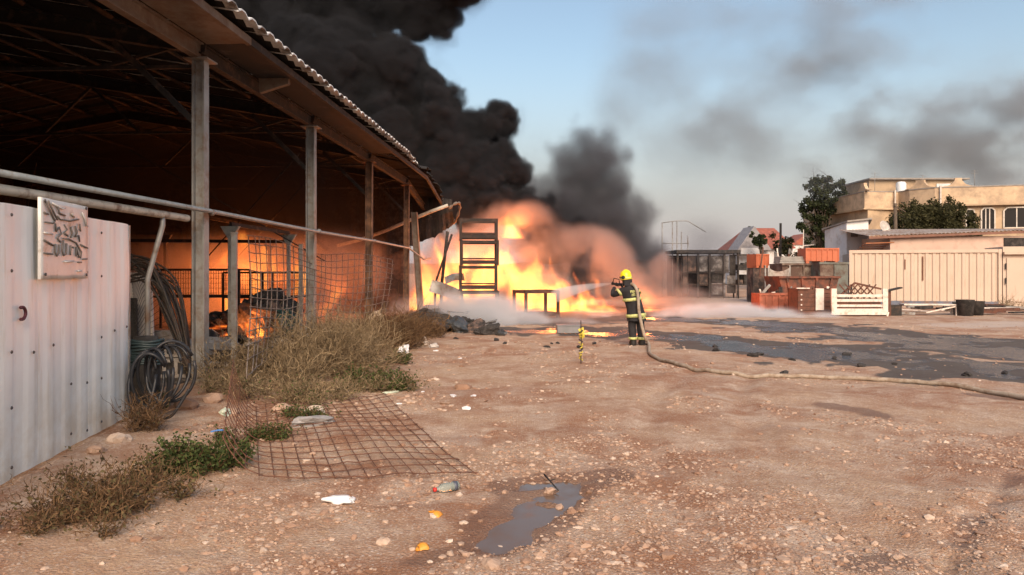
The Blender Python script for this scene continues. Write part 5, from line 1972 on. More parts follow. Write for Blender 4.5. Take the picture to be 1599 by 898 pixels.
# gloved hands: palm plus five fingers closed round the nozzle and hose
def hand(c, grip_axis, back_dir, mat, s=1.0):
    c = Vector(c)
    g = Vector(grip_axis).normalized()
    bd = Vector(back_dir).normalized()
    t = g.cross(bd).normalized()
    verts = [((c + bd * .045 - t * .0), (.042 * s, .022 * s))]
    edges = []
    for k in range(4):
        o_ = g * ((k - 1.5) * .021 * s)
        L = (1.0, 1.12, 1.05, .85)[k]
        b = len(verts)
        verts += [(c + o_ + bd * .040 + t * .030 * s, .012), (c + o_ + bd * .010 + t * .052 * s * L, .0105), (c + o_ - bd * .032 * L + t * .035 * s, .0095), (c + o_ - bd * .040 + t * .004 * L, .0085)]
        edges += [(0, b), (b, b + 1), (b + 1, b + 2), (b + 2, b + 3)]
    b = len(verts)
    verts += [(c + bd * .035 - t * .03 * s + g * .03, .013), (c - bd * .005 - t * .05 * s + g * .02, .0115), (c - bd * .040 - t * .028 * s + g * .012, .0095)]
    edges += [(0, b), (b, b + 1), (b + 1, b + 2)]
    return skin_body('hand', verts, edges, mat, FF, 1)


NZ = Vector((-.56, .47, 1.50))                       # nozzle mouth (person coordinates)
N0 = Vector((-.30, .33, 1.46))
hand(Vector((-.46, .40, 1.485)), (N0 - NZ), (.3, -.6, -.5), M_glove)
hand(Vector((-.335, .36, 1.455)), (N0 - NZ), (.3, .7, -.5), M_glove)
# nozzle with a D handle
NG = empty('hose_nozzle', FO, 0, 'black fire-hose nozzle with a loop handle held beside the helmet', 'nozzle')
NG.scale = (PS, PS, PS)
ax_ = (NZ - N0).normalized()
MB().tube([N0, N0.lerp(NZ, .35), N0.lerp(NZ, .6), NZ], .03, 12, radii=[.034, .034, .026, .038]).build('barrel', M_boot, NG)
hp = [N0.lerp(NZ, .3) + Vector((0, 0, .03)), N0.lerp(NZ, .3) + Vector((-.02, -.02, .13)), N0.lerp(NZ, .75) + Vector((-.02, -.02, .14)), N0.lerp(NZ, .9) + Vector((0, 0, .035))]
MB().tube(hp, .013, 6).build('loop_handle', M_boot, NG)
# hose: from the nozzle over the shoulder, down the back and away over the ground
hp = [N0, N0 + Vector((.06, -.10, .03)), Vector((-.20, .02, 1.505)), Vector((-.10, -.14, 1.46)), Vector((-.045, -.225, 1.32)), Vector((-.02, -.24, 1.1)), Vector((-.005, -.25, .85)), Vector((.06, -.26, .5)), Vector((.13, -.30, .22)), Vector((.20, -.42, .07))]
hw = [p * PS + FO for p in hp]
for px, py in ((1016, 557), (1040, 567), (1080, 577), (1130, 584), (1190, 588), (1260, 589), (1330, 592), (1420, 598), (1500, 607), (1600, 624), (1700, 645)):
    q = on(px, py)
    hw.append(Vector((q.x, q.y, q.z + .035)))


def smooth_path(pts, k=4):
    out = []
    n = len(pts)
    for i in range(n - 1):
        p0, p1, p2, p3 = pts[max(0, i - 1)], pts[i], pts[i + 1], pts[min(n - 1, i + 2)]
        for j in range(k):
            t = j / k
            out.append(.5 * ((2 * p1) + (p2 - p0) * t + (2 * p0 - 5 * p1 + 4 * p2 - p3) * t * t + (3 * p1 - p0 - 3 * p2 + p3) * t ** 3))
    out.append(pts[-1])
    return out


HP = smooth_path(hw, 6)
for i, p in enumerate(HP):
    if i > 60: HP[i] = Vector((p.x, p.y, gh(p.x, p.y) + .034))
o = MB().tube(HP, .036, 10).build('fire_hose', M_hose)
tag(o, 'long pale fire hose running over the firefighter’s shoulder and across the yard', 'hose')
# water jet
J0 = FO + NZ * PS
J1 = at(868, 462, 22.5)
jp = [J0.lerp(J1, q) + Vector((0, 0, 0.05 * math.sin(q * math.pi))) for q in np.linspace(0, 1, 12)]
t_ = NT('water_spray')
t_.n.remove(t_.p)
v_ = t_.new('ShaderNodeVolumeScatter')
v_.inputs['Color'].default_value = (.92, .93, .96, 1)
v_.inputs['Density'].default_value = 1.5
t_.l.new(v_.outputs[0], t_.out.inputs['Volume'])
o = MB().tube(jp, .05, 10, radii=[.02 + .018 * k for k in range(12)]).build('water_jet', t_.m)
tag(o, 'white water jet shooting from the hose nozzle into the fire', 'water jet', kind='stuff')

# stake with wound yellow and black warning tape
q = on(907, 571)
E_ = empty('tape_stake', q, 0, 'thin stake wound with yellow and black warning tape', 'stake')
Hs = .66
MB().tube([(0, 0, -.05), (.01, 0, .4), (.0, 0, Hs + .12)], .008, 6).build('rod', M_steelrust, E_)
for k in range(10):
    z = .06 + k * .055
    m = MB()
    m.tube([(.028 * math.cos(a + k) * (1 + .3 * math.sin(a * 2)), .028 * math.sin(a + k), z + .012 * a) for a in [j * .7 for j in range(7)]], .011, 4)
    m.build('tape_turn', simple('yellow_tape', (.62, .50, .05), .5) if k == 0 else (bpy.data.materials['yellow_tape'] if k % 3 else M_boot), E_)
MB().add([(-.05, 0, .62), (.05, .02, .66), (.07, .0, .48), (.02, .03, .44), (-.05, .004, .62), (.05, .024, .66), (.07, .004, .48), (.02, .034, .44)], [(0, 1, 2, 3), (7, 6, 5, 4)]).build('tape_tail', bpy.data.materials['yellow_tape'], E_)
# ------------------------------------------------------------------ clutter at the left: rods, hoses, blocks, racks
SHM = Matrix.Translation(Vector((-4.57, 10.8, 0))) @ Matrix.Rotation(-math.atan(0.0526), 4, 'Z')
M_rod = simple('dark_bent_rod', (.055, .048, .042), .7, .2, .4, 6., (.10, .06, .04), .4)
E_ = empty('rod_bundle', at(250, 590, 11.4) * 1.0, 0, 'arching bundle of long dark rods and mesh leaning behind the white fence', 'rods')
E_.location.z = 0
eb = Vector(E_.location)
rr = random.Random(31)
for k in range(26):
    y = 11.2 + rr.uniform(-.25, .5)
    o1, o2 = rr.uniform(-8, 26), rr.uniform(-10, 14)
    pa = at(192 + o1 * .2, 402 + rr.uniform(-8, 40), y + .5)
    pb = at(232 + o1, 408 + rr.uniform(-4, 36), y + .2)
    pc = at(262 + o1 * .9, 470 + rr.uniform(-14, 26), y)
    pd = at(296 + o2 * .4, 592 + rr.uniform(-14, 10), y - .1)
    pd.z = max(.05, pd.z)
    MB().tube([p - eb for p in smooth_path([pa, pb, pc, pd], 5)], .016, 5).build('rod', M_rod, E_)
# fine mesh sheet wrapped over the bundle
wires = MB()
for k in range(24):
    q = k / 23
    a = at(212 + 60 * q, 402 + 150 * q * q + 10 * q, 11.15)
    b_ = at(206 + 10 * q, 440 + 120 * q, 11.25)
    wires.tube([a - eb, a.lerp(b_, .5) - eb + Vector((0, -.05, .05)), b_ - eb], .004, 3, cap=False)
o = wires.build('wire_weave', M_rod, E_)
o['kind'] = 'stuff'

M_hoseblk = simple('black_hose', (.022, .023, .027), .45, 0, .25, 6.)
E_ = empty('hose_coil', on(248, 655), 0, 'coil of thick black hose hanging in loops at the end of the white fence', 'hose coil')
hc = Vector(E_.location)
for k in range(9):
    cx = -.16 + k * .026
    R_ = .30 + .025 * math.sin(k * 1.7)
    zc = .42 + .015 * k
    pts = []
    for j in range(26):
        a = 2 * math.pi * j / 25 * .97 + .5
        pts.append((cx + .06 * k / 9 + .20 * math.cos(a) * (.7 + .05 * k), -.05 + .02 * k + .12 * math.sin(a * 1.0 + k), max(.03, zc + R_ * math.sin(a) * 1.1)))
    MB().tube(pts, .019, 7).build('loop', M_hoseblk, E_)
MB().tube(smooth_path([Vector((.10, -.1, .03)), Vector((.22, -.14, .08)), Vector((.33, -.1, .26)), Vector((.38, -.08, .36))], 5), .017, 7).build('loose_end', M_hoseblk, E_)
E_ = empty('cable_reel_coil', on(215, 640), 0, 'wound coil of dark teal cable behind the black hose loops', 'cable coil')
for k in range(9):
    MB().tube([(.0 + .21 * math.cos(a), .2 + .16 * math.sin(a), .52 + k * .035 + .01 * math.sin(a * 3 + k)) for a in [2 * math.pi * j / 20 for j in range(21)]], .018, 6).build('turn', simple('teal_cable', (.025, .045, .05), .5) if k == 0 else bpy.data.materials['teal_cable'], E_)
MB().lathe([(.17, 0), (.17, .52), (.14, .85), (.05, .86)], 14, (0, .2, 0)).build('drum', M_char, E_)

# pale hollow blocks, boards, planks behind the first column
M_block = simple('pale_concrete_block', (.40, .37, .34), .95, 0, .15, 3., (.22, .17, .13), .4, .4, 30.)
lbs = ['pale hollow block on the ground left of the first column', 'pale block stacked second, left of the first column', 'topmost pale block beside the first column']
for k, (px, py, Y, w, h, z, rz) in enumerate(((272, 606, 11.6, .52, .30, 0.05, .1), (276, 590, 11.7, .50, .26, .36, -.1))):
    p = at(px, py, Y)
    E_ = empty('concrete_block', (p.x, Y, z), rz, lbs[k], 'block', 'pale blocks by the first column')
    MB().box((0, 0, h / 2), (w, .36, h)).build('block_body', M_block, E_, .008)
    for j in range(3): MB().box((-w / 3 + j * w / 3, -.183, h / 2), (w / 4.5, .012, h * .6)).build('hollow', M_char, E_)  # black plates on the face stand for shade inside the holes
for k, (px, y0, y1, w, Y, lb) in enumerate(((222, 430, 600, .38, 12.8, 'tall pale board standing behind the rod bundle'), (205, 470, 600, .22, 12.4, 'narrow dark board at the fence end behind the coil'), (250, 520, 600, .55, 13.2, 'cream chipboard leaning inside the shed behind the rods'))):
    p0 = at(px, y0, Y)
    o = MB().box((0, 0, p0.z / 2), (w, .05, p0.z), (.06, 0, 0)).build('leaning_board', (M_whitewood, M_char, M_block)[k])
    o.location = (p0.x, Y, .05)
    tag(o, lb, 'board')
for k, (px, py, Y, L, rz, lb) in enumerate(((262, 560, 12.2, .5, .3, 'short dark plank tilted on the pale boards'), (240, 575, 12.4, .7, -.4, 'long brown offcut under the rod bundle'), (338, 590, 12.6, .9, .2, 'pale plank end near the base of the first column'))):
    p = at(px, py, Y)
    o = MB().box((0, 0, 0), (L, .16, .05), (0, -.35 if k < 2 else .1, 0)).build('plank', (M_char, M_brownwood, M_block)[k])
    o.location = (p.x, Y, max(.12, p.z))
    o.rotation_euler = (0, 0, rz)
    tag(o, lb, 'plank')

# slim pale fence posts along the open side
for px, Y, z1, lb in ((366, 12.6, 2.35, 'slim pale steel fence post between the first two columns'), (470, 16.6, 2.3, 'slim pale fence post just left of the second column')):
    p = at(px, 424, Y)
    E_ = empty('fence_post', (p.x, Y, 0), 0, lb, 'post')
    MB().box((0, 0, z1 / 2), (.085, .07, z1)).build('post_shaft', M_galv, E_)
    MB().box((0, 0, z1 + .012), (.10, .085, .02)).build('post_cap', M_galv, E_)

# wire-sided racks inside the shed
def wire_rack(loc, w, h, lb, mat):
    E_ = empty('wire_basket', loc, 0, lb, 'basket')
    for z in (0, h): 
        MB().bar((-w / 2, 0, z), (w / 2, 0, z), .06).build('rail', mat, E_)
        MB().bar((-w / 2, .9, z), (w / 2, .9, z), .06).build('rail', mat, E_)
    for x in (-w / 2, 0, w / 2):
        for y in (0, .9): MB().bar((x, y, -loc[2] + .05), (x, y, h), .06).build('leg', mat, E_)
    m = MB()
    n = int(w / .07)
    for k in range(n): m.bar((-w / 2 + k * w / n, -.0, .03), (-w / 2 + k * w / n, 0, h - .03), .010)
    for k in range(5): m.bar((-w / 2, .012, .1 + k * (h - .2) / 4), (w / 2, .012, .1 + k * (h - .2) / 4), .010)
    o = m.build('wire_side', mat, E_)
    o['kind'] = 'stuff'


p = at(300, 424, 20.5)
wire_rack((p.x, 20.5, 1.0), 2.6, .75, 'rusty wire-sided rack in the shed left of the glow', M_steelrust)
p = at(410, 424, 21.5)
wire_rack((p.x, 21.5, .95), 2.3, .72, 'rusty wire-sided rack standing before the fire in the shed', M_steelrust)

# charred bundle with a teal sack over the small flames
for k, (px, py, s, Y, mt) in enumerate(((355, 498, .42, 19.2, M_char), (378, 500, .40, 19.1, M_char), (400, 490, .48, 19.0, M_char), (425, 485, .55, 18.9, M_burntbrown), (445, 495, .50, 18.9, M_char), (418, 470, .42, 19.1, M_char), (340, 505, .25, 19, M_char))):
    V, Fc = rock_mesh(400 + k, .85, 3, .36)
    o = np_mesh('charred_bundle', V, Fc, mt)
    p = at(px, py, Y)
    o.location = p
    o.scale = (s, s * .8, s * .8)
    o.rotation_euler = (k, k * 2, k * .7)
    tag(o, 'charred bundle in the shed, ' + ('left of the small flames, long and low', 'lying right over the small flames', 'humped, at the middle of the heap', 'brown and burnt, beside the teal sack', 'black, behind the teal sack', 'topmost of the heap', 'smallest, at the far left of the heap')[k], 'bundle', 'charred bundles inside the shed')
V, Fc = rock_mesh(450, .9, 3, .3)
o = np_mesh('teal_sack', V, Fc, simple('teal_sackcloth', (.03, .11, .10), .8, 0, .4, 4., (.02, .02, .02), .5, .4))
o.location = at(446, 502, 18.2)
o.scale = (.24, .25, .36)
tag(o, 'dull teal sack slumped against the charred bundle', 'sack')
# pale debris under the bundle
rr = random.Random(61)
for k in range(16):
    p = at(rr.uniform(310, 450), 0, 1)
    Y = rr.uniform(13.5, 18)
    px = rr.uniform(318, 470)
    o = MB().box((0, 0, 0), (rr.uniform(.3, .9), rr.uniform(.15, .4), rr.uniform(.04, .2)), (rr.uniform(-.4, .4), rr.uniform(-.4, .4), rr.uniform(0, 3))).build('rubble_slab', (M_block, M_char, M_burntbrown)[k % 3])
    o.location = ((px - 799.5) / F * Y, Y, rr.uniform(.12, .32))
    tag(o, 'broken slab in the rubble on the shed floor behind the weeds', 'rubble', 'rubble slabs on the shed floor')
for k, (px, py, s, lb) in enumerate(((185, 690, .16, 'grey stone wedged under the end of the white fence'), (150, 705, .13, 'small grey stone under the middle of the white fence'), (205, 668, .12, 'stone at the foot of the fence end post'), (290, 640, .2, 'pale broken block at the foot of the first column'), (330, 632, .18, 'pale rubble lump right of the first column'), (360, 645, .15, 'pale rubble lump half buried in the dry weeds'), (490, 648, .2, 'pale stone slab at the edge of the dry weeds'), (440, 640, .16, 'flat pale rubble piece under the mesh'))):
    V, Fc = rock_mesh(500 + k, .7, 2, .3)
    o = np_mesh('rubble_stone', V, Fc, M_stone)
    q = on(px, py)
    s *= .62
    o.location = (q.x, q.y, q.z + s * .2)
    o.scale = (s, s, s)
    tag(o, lb, 'stone')

# ------------------------------------------------------------------ rusty welded wire mesh
M_meshrust = simple('rusty_wire', (.17, .075, .045), .85, .2, .3, 8., (.09, .05, .04), .4)
M_meshgrey = simple('dull_wire', (.24, .20, .17), .7, .2, .3, 8., (.12, .07, .05), .4)


def mesh_sheet(name, surf, nu, nv, mat, r, label, jitter=.01, seed=0):
    """surf(u, v) in 0..1 -> point; every wire is its own part"""
    E_ = empty(name, surf(0.5, 0.5), 0, label, 'wire mesh')
    b = Vector(E_.location)
    rr = random.Random(seed)
    for i in range(nu + 1):
        u = i / nu + rr.uniform(-jitter, jitter) / 3
        MB().tube([surf(u, j / 24 * 1.01 - .005) - b for j in range(25)], r, 4).build('wire', mat, E_)
    for j in range(nv + 1):
        v = j / nv
        MB().tube([surf(i / 24 * 1.02 - .01, v + rr.uniform(-jitter, jitter) / 4) - b + Vector((0, 0, r * 1.6)) for i in range(25)], r, 4).build('wire', mat, E_)
    return E_


P00, P10, P11, P01 = gnd(330, 752), gnd(742, 748), gnd(600, 622), gnd(352, 640)


def flat_surf(u, v):
    p = P00.lerp(P10, u).lerp(P01.lerp(P11, u), v)
    z = gh(p.x, p.y) + .025 + .015 * math.sin(u * 9 + v * 5)
    lift = .55 * max(0, 1 - u / .22) ** 2 * (0.6 + .4 * v)
    return Vector((p.x + .1 * max(0, 1 - u / .22) ** 2, p.y, z + lift))


mesh_sheet('fallen_wire_mesh', flat_surf, 17, 15, M_meshrust, .0047, 'rusty welded wire mesh panel lying flat on the dirt before the weeds', .012, 3)


def upright_surf(u, v):
    # leaning panel from the rail down into the weeds, skewed so its wires run diagonally
    a = at(310 + 320 * u, 0, 1)
    px = 322 + (600 - 322) * u
    Y = 10.6 + 10.5 * u
    top = Vector(((px - 799.5) / F * Y + .12, Y, 2.45 - 0.1 * u - .55 * (1 - u) * u))
    bot = top + Vector((.95 - .1 * u, -1.3 + .3 * u, 0))
    bot.z = gh(bot.x, bot.y) + .02
    q = v
    p = bot.lerp(top, q)
    p += Vector((.16, -.1, 0)) * math.sin(q * math.pi) * .8 + Vector((0, 0, .06 * math.sin(u * 14 + v * 3)))
    return p


def skewed(u, v):
    return upright_surf(min(1, max(0, u * .8 + .2 * v)), min(1, max(0, v * .88 + .12 * (1 - u))))


mesh_sheet('sagging_wire_mesh', skewed, 26, 13, M_meshgrey, .0085, 'sagging wire mesh fence hanging between the shed columns over the dry weeds', .02, 8)

# ------------------------------------------------------------------ weeds and dry bushes
def twig_mesh(name, P0, D, L, r, rng, mat, parent, tone, segs=4, curl=.5):
    """many thin bent three-sided twigs as one mesh"""
    n = len(P0)
    pts = [P0]
    d = D / np.linalg.norm(D, axis=1)[:, None]
    for s in range(segs):
        d = d + rng.normal(size=(n, 3)) * curl
        d /= np.linalg.norm(d, axis=1)[:, None]
        pts.append(pts[-1] + d * (L / segs)[:, None])
    side = np.cross(D, rng.normal(size=(n, 3)))
    side /= np.linalg.norm(side, axis=1)[:, None] + 1e-9
    up = np.cross(side, D / np.linalg.norm(D, axis=1)[:, None])
    Vs = []
    for s, p in enumerate(pts):
        rr_ = (r * (1 - .75 * s / segs))[:, None]
        for k in range(3):
            a = 2.094 * k
            Vs.append(p + side * (math.cos(a) * rr_) + up * (math.sin(a) * rr_))
    V = np.stack(Vs, 1)
    m = V.shape[1]
    Fl = []
    for s in range(segs):
        for k in range(3):
            k2 = (k + 1) % 3
            Fl.append((s * 3 + k, s * 3 + k2, s * 3 + 3 + k2, s * 3 + 3 + k))
    Fl = np.array(Fl)
    Fc = (Fl[None] + (np.arange(n) * m)[:, None, None]).reshape(-1, 4)
    o = np_mesh(name, V.reshape(-1, 3), Fc, mat, parent)
    a = o.data.attributes.new('tone', 'FLOAT', 'POINT')
    a.data.foreach_set('value', np.repeat(np.clip(tone, 0, 1), m).astype(np.float32))
    return o, np.stack(pts, 1)


M_straw = leaf_mat('dry_straw', (.11, .075, .042), (.40, .30, .18), .12)
M_drybrown = leaf_mat('dry_brown_twig', (.07, .04, .022), (.24, .145, .075), .1)
M_weed = M_leaf_green


def bush(px, py, w, h, n, seed, label, mat=None, leafy=0, name='dry_bush', depth=None, leafsize=.03, leafmat=None, droop_=0.0):
    rng = np.random.default_rng(seed)
    base = on(px, py)
    E_ = empty(name, base, 0, label, 'bush' if 'bush' in name else 'weeds')
    d_ = depth or w * .7
    # several stems, each branching into many twigs
    k = max(4, n // 130)
    cen = np.stack([rng.normal(0, w * .22, k), rng.normal(0, d_ * .22, k), np.zeros(k)], 1)
    which = rng.integers(0, k, n)
    dirn = np.stack([rng.normal(0, .55, n), rng.normal(0, .55, n), np.abs(rng.normal(.75, .35, n)) + .1], 1)
    start = cen[which] + dirn * (rng.uniform(0, .55, n) ** .8 * h * .75)[:, None] * np.array([w / h * .55, d_ / h * .55, 1.0])
    L = rng.uniform(.12, .34, n) * h * np.where(rng.uniform(0, 1, n) < .15, 2.0, 1.0)
    X = start[:, 0] + base.x
    Y = start[:, 1] + base.y
    start[:, 2] += gz(X, Y) - base.z
    D2 = dirn + rng.normal(size=(n, 3)) * .5
    D2[:, 2] -= droop_
    o, pts = twig_mesh('twigs', start, D2, L, rng.uniform(.0022, .0045, n) * (1 + .05 * base.y), rng, mat or M_straw, E_, rng.beta(1.5, 1.8, n))
    o['kind'] = 'stuff'
    if leafy:
        sel = rng.integers(0, n, leafy)
        s2 = rng.integers(1, pts.shape[1], leafy)
        P = pts[sel, s2] + rng.normal(size=(leafy, 3)) * .02
        leaves_mesh('leaves', P, leafsize, rng, leafmat or M_weed, E_, rng.uniform(0, 1, leafy))
    return E_


bush(150, 800, 1.15, .40, 1500, 1, 'low tangled dry bush spread in front of the white fence', M_drybrown, 900, leafsize=.03, leafmat=leaf_mat('dusty_leaf', (.05, .04, .02), (.16, .13, .06)))
bush(90, 830, .9, .26, 700, 2, 'sprawling brown dry weeds at the near end of the white fence', M_drybrown, 500, 'dry_weeds', leafmat=bpy.data.materials['dusty_leaf'])
bush(225, 760, .95, .32, 900, 3, 'dry twiggy bush under the middle of the white fence', M_drybrown, 1400, leafmat=bpy.data.materials['dusty_leaf'])
bush(225, 672, .45, .55, 500, 4, 'thin upright dry weed at the end of the white fence', M_drybrown, 120, 'dry_weeds', leafmat=bpy.data.materials['dusty_leaf'])
bush(315, 735, .8, .36, 700, 5, 'dense green weed clump under the raised edge of the fallen mesh', M_drybrown, 5200, 'green_weeds', leafsize=.035)
bush(395, 690, .6, .22, 500, 6, 'low green weeds showing through the fallen mesh', M_drybrown, 1700, 'green_weeds', leafsize=.03)
bush(255, 640, .4, .25, 250, 7, 'small green weed by the foot of the first column', M_drybrown, 700, 'green_weeds', leafsize=.03)
bush(460, 655, .9, .20, 500, 16, 'flat green weed patch at the far edge of the fallen mesh', M_drybrown, 1300, 'green_weeds', leafsize=.03)
bush(430, 605, 1.6, .9, 2400, 8, 'straw-coloured dry bush right of the first column', M_straw, 500, leafmat=bpy.data.materials['dusty_leaf'])
bush(500, 590, 1.7, 1.25, 3200, 9, 'tall straw-coloured dry bush in front of the second column', M_straw, 600, leafmat=bpy.data.materials['dusty_leaf'])
bush(555, 575, 1.7, 1.3, 3000, 10, 'tangled pale dry bush before the third column', M_straw, 500, leafmat=bpy.data.materials['dusty_leaf'])
bush(475, 622, 1.6, .40, 2200, 11, 'low straw weeds matted below the dry bushes', M_straw, 900, 'dry_weeds', leafmat=M_weed)
bush(380, 622, 1.0, .45, 1500, 17, 'short straw weeds at the foot of the slim fence post', M_straw, 300, 'dry_weeds', leafmat=M_weed)
bush(570, 610, 1.1, .35, 1300, 18, 'low yellowish weeds at the right end of the dry bushes', M_straw, 1100, 'dry_weeds', leafmat=M_weed)
bush(610, 545, 1.6, 1.2, 3200, 12, 'reddish brown dry bush before the fourth column', M_drybrown, 400, leafmat=bpy.data.materials['dusty_leaf'])
bush(648, 528, 1.4, .8, 2400, 13, 'rust-brown dry bush nearest the charred debris heap', M_drybrown, 300, leafmat=bpy.data.materials['dusty_leaf'])
bush(612, 608, .8, .42, 500, 14, 'dark green weed clump at the far corner of the fallen mesh', M_drybrown, 3000, 'green_weeds', leafsize=.04)
bush(628, 568, .6, .35, 300, 15, 'green weeds below the reddish dry bush', M_drybrown, 1500, 'green_weeds', leafsize=.04)
bush(1574, 484, 1.4, .85, 300, 19, 'sparse dry weeds growing before the cream cabin', M_straw, 150, 'dry_weeds', leafmat=bpy.data.materials['dusty_leaf'])

# ------------------------------------------------------------------ litter
def crumple(name, px, py, sx, sy, sz, mat, label, cat, seed, flat=False):
    V, Fc = rock_mesh(seed, 1.0, 3, .55)
    q = on(px, py)
    o = np_mesh(name, V, Fc, mat, smooth=flat)
    o.location = (q.x, q.y, q.z + sz * .6)
    o.scale = (sx, sy, sz)
    o.rotation_euler = (0, 0, seed)
    tag(o, label, cat)
    return o


M_plastic = simple('white_plastic_film', (.74, .75, .77), .4, 0, .05, 6.)
crumple('plastic_bag', 530, 787, .095, .045, .028, M_plastic, 'flattened white plastic bag on the gravel in front of the fallen mesh', 'bag', 3, True)
o = crumple('plastic_bag_tail', 551, 783, .035, .014, .012, M_plastic, 'x', 'bag', 5, True)
bag = bpy.data.objects['plastic_bag']
for k in ('label', 'category'): del o[k]
o.name = 'tail'
mw = o.location.copy()
o.parent = bag
bpy.context.view_layer.update()
o.matrix_parent_inverse = bag.matrix_world.inverted()
M_peel = simple('orange_peel', (.78, .30, .03), .5, 0, .12, 10., (.6, .38, .12), .3)
for px, py, lb, sd in ((681, 808, 'scrap of orange peel nearer the plastic bottle', 2), (660, 860, 'curled scrap of orange peel nearest the picture’s lower edge', 4)):
    E_ = empty('orange_peel', on(px, py), sd, lb, 'peel')
    s = .043
    V, Fc = [], []
    for j in range(5):
        for i in range(12):
            a = 2 * math.pi * i / 12
            t = j / 4 * 1.4
            w_ = 1 + .25 * math.sin(i * 2.3) * (j / 4)
            V.append((s * math.sin(t) * math.cos(a) * w_, s * math.sin(t) * math.sin(a) * w_, s * (math.cos(t) - .15) * .9))
    Fc = [(j * 12 + i, j * 12 + (i + 1) % 12, (j + 1) * 12 + (i + 1) % 12, (j + 1) * 12 + i) for j in range(4) for i in range(12)]
    MB().add(V, Fc, True).build('skin', M_peel, E_)
    MB().tube([(s * .95, 0, .012), (s * 1.3, s * .3, .008), (s * 1.5, s * .8, .014)], .011, 5, radii=[.014, .012, .004]).build('strip', M_peel, E_)
# clear bottle with red cap
q = on(697, 771)
E_ = empty('plastic_bottle', (q.x, q.y, q.z + .036), math.radians(35), 'crushed clear plastic bottle with a red cap on the gravel', 'bottle')
t_ = NT('clear_plastic')
t_.p.inputs['Transmission Weight'].default_value = .75
t_.p.inputs['IOR'].default_value = 1.2
t_.set((.80, .90, .82), .12)
MB().lathe([(.010, -.09), (.014, -.088), (.016, -.07), (.034, -.045), (.036, .0), (.033, .03), (.036, .06), (.034, .10), (.026, .107), (.0, .104)], 16, (0, 0, 0), (0, math.pi / 2, 0)).build('bottle_body', t_.m, E_)
MB().lathe([(.016, 0), (.017, .02), (.0, .021)], 12, (-.09, 0, 0), (0, -math.pi / 2, 0)).build('cap', simple('red_cap', (.62, .04, .03), .4), E_)
MB().lathe([(.0365, -.0), (.037, .03)], 16, (.055, 0, 0), (0, math.pi / 2, 0)).build('label_band', simple('dark_label', (.08, .09, .12), .5), E_)
# stick in the puddle, small scraps along the weeds
p0, p1 = on(850, 747), on(872, 765)
o = MB().tube([p0 + Vector((0, 0, .04)), p1 + Vector((0, 0, .03))], .007, 6, radii=[.008, .005]).tube([p0.lerp(p1, .4) + Vector((0, 0, .036)), p0.lerp(p1, .55) + Vector((.03, .03, .06))], .004, 5).build('stick', M_char)
tag(o, 'thin dark stick lying across the far arm of the puddle', 'stick')
crumple('paper_scrap', 632, 553, .10, .05, .11, M_plastic, 'white scrap of plastic standing in the green weeds', 'litter', 7)
crumple('paper_scrap', 663, 542, .14, .08, .10, simple('beige_litter', (.55, .45, .36), .7), 'crumpled beige wrapper by the rust-brown bush', 'litter', 8)
crumple('paper_scrap', 678, 545, .09, .06, .06, simple('grey_litter', (.5, .48, .46), .7), 'small pale wrapper beside the beige one', 'litter', 9)
crumple('paper_scrap', 612, 612, .10, .04, .02, simple('green_white_litter', (.55, .62, .50), .6), 'flat greenish white scrap at the far corner of the mesh', 'litter', 10)
crumple('paper_scrap', 352, 692, .07, .05, .03, bpy.data.materials['green_white_litter'], 'greenish white scrap on the dense green weed clump', 'litter', 11)
bpy.data.objects['paper_scrap.004'].location.z += .30
o = crumple('rag', 588, 535, .16, .12, .22, simple('dirty_cloth', (.46, .36, .27), .9), 'dirty beige rag caught in the dry bushes', 'rag', 12)
o.location.z += .25
E_ = empty('blue_hook', on(338, 718) + Vector((0, 0, .26)), 0, 'small blue plastic hook lying on the green weed clump', 'hook')
MB().tube(smooth_path([Vector((-.05, 0, 0)), Vector((0, 0, .012)), Vector((.04, .0, .015)), Vector((.05, .02, .01)), Vector((.03, .035, .01))], 4), .008, 6).build('hook_bar', simple('blue_plastic', (.08, .22, .55), .5), E_)
crumple('crumpled_sack', 488, 662, .22, .14, .06, simple('grey_sack', (.30, .29, .29), .8), 'grey crumpled plastic sack at the back of the fallen mesh', 'sack', 13)
for k in range(26):
    px, py = R.uniform(560, 760), R.uniform(548, 640)
    q = on(px, py)
    s = R.uniform(.02, .05)
    V, Fc = rock_mesh(600 + k % 5, .5, 1, .4)
    o = np_mesh('litter_bit', V, Fc, M_plastic if k % 4 == 0 else M_stone)
    o.location = (q.x, q.y, q.z + .012)
    o.scale = (s * 1.4, s, s)
    o.rotation_euler = (0, 0, k)
    tag(o, 'small pale fragment strewn at the edge of the weeds', 'fragment', 'pale fragments by the weeds')
# ------------------------------------------------------------------ smoke
def sphere_field(ax, spheres, base=-9.0):
    """max over spheres of (r - distance)"""
    S = np.full([len(a) for a in ax], base, np.float32)
    for c, r in spheres:
        sl = []
        for k in range(3):
            i0 = np.searchsorted(ax[k], c[k] - r * 1.8)
            i1 = np.searchsorted(ax[k], c[k] + r * 1.8)
            sl.append(slice(i0, max(i0 + 1, i1)))
        sl = tuple(sl)
        g = [ax[k][sl[k]] for k in range(3)]
        if min(len(q) for q in g) == 0: continue
        d = np.sqrt((g[0][:, None, None] - c[0]) ** 2 + (g[1][None, :, None] - c[1]) ** 2 + (g[2][None, None, :] - c[2]) ** 2)
        S[sl] = np.maximum(S[sl], r - d)
    return S


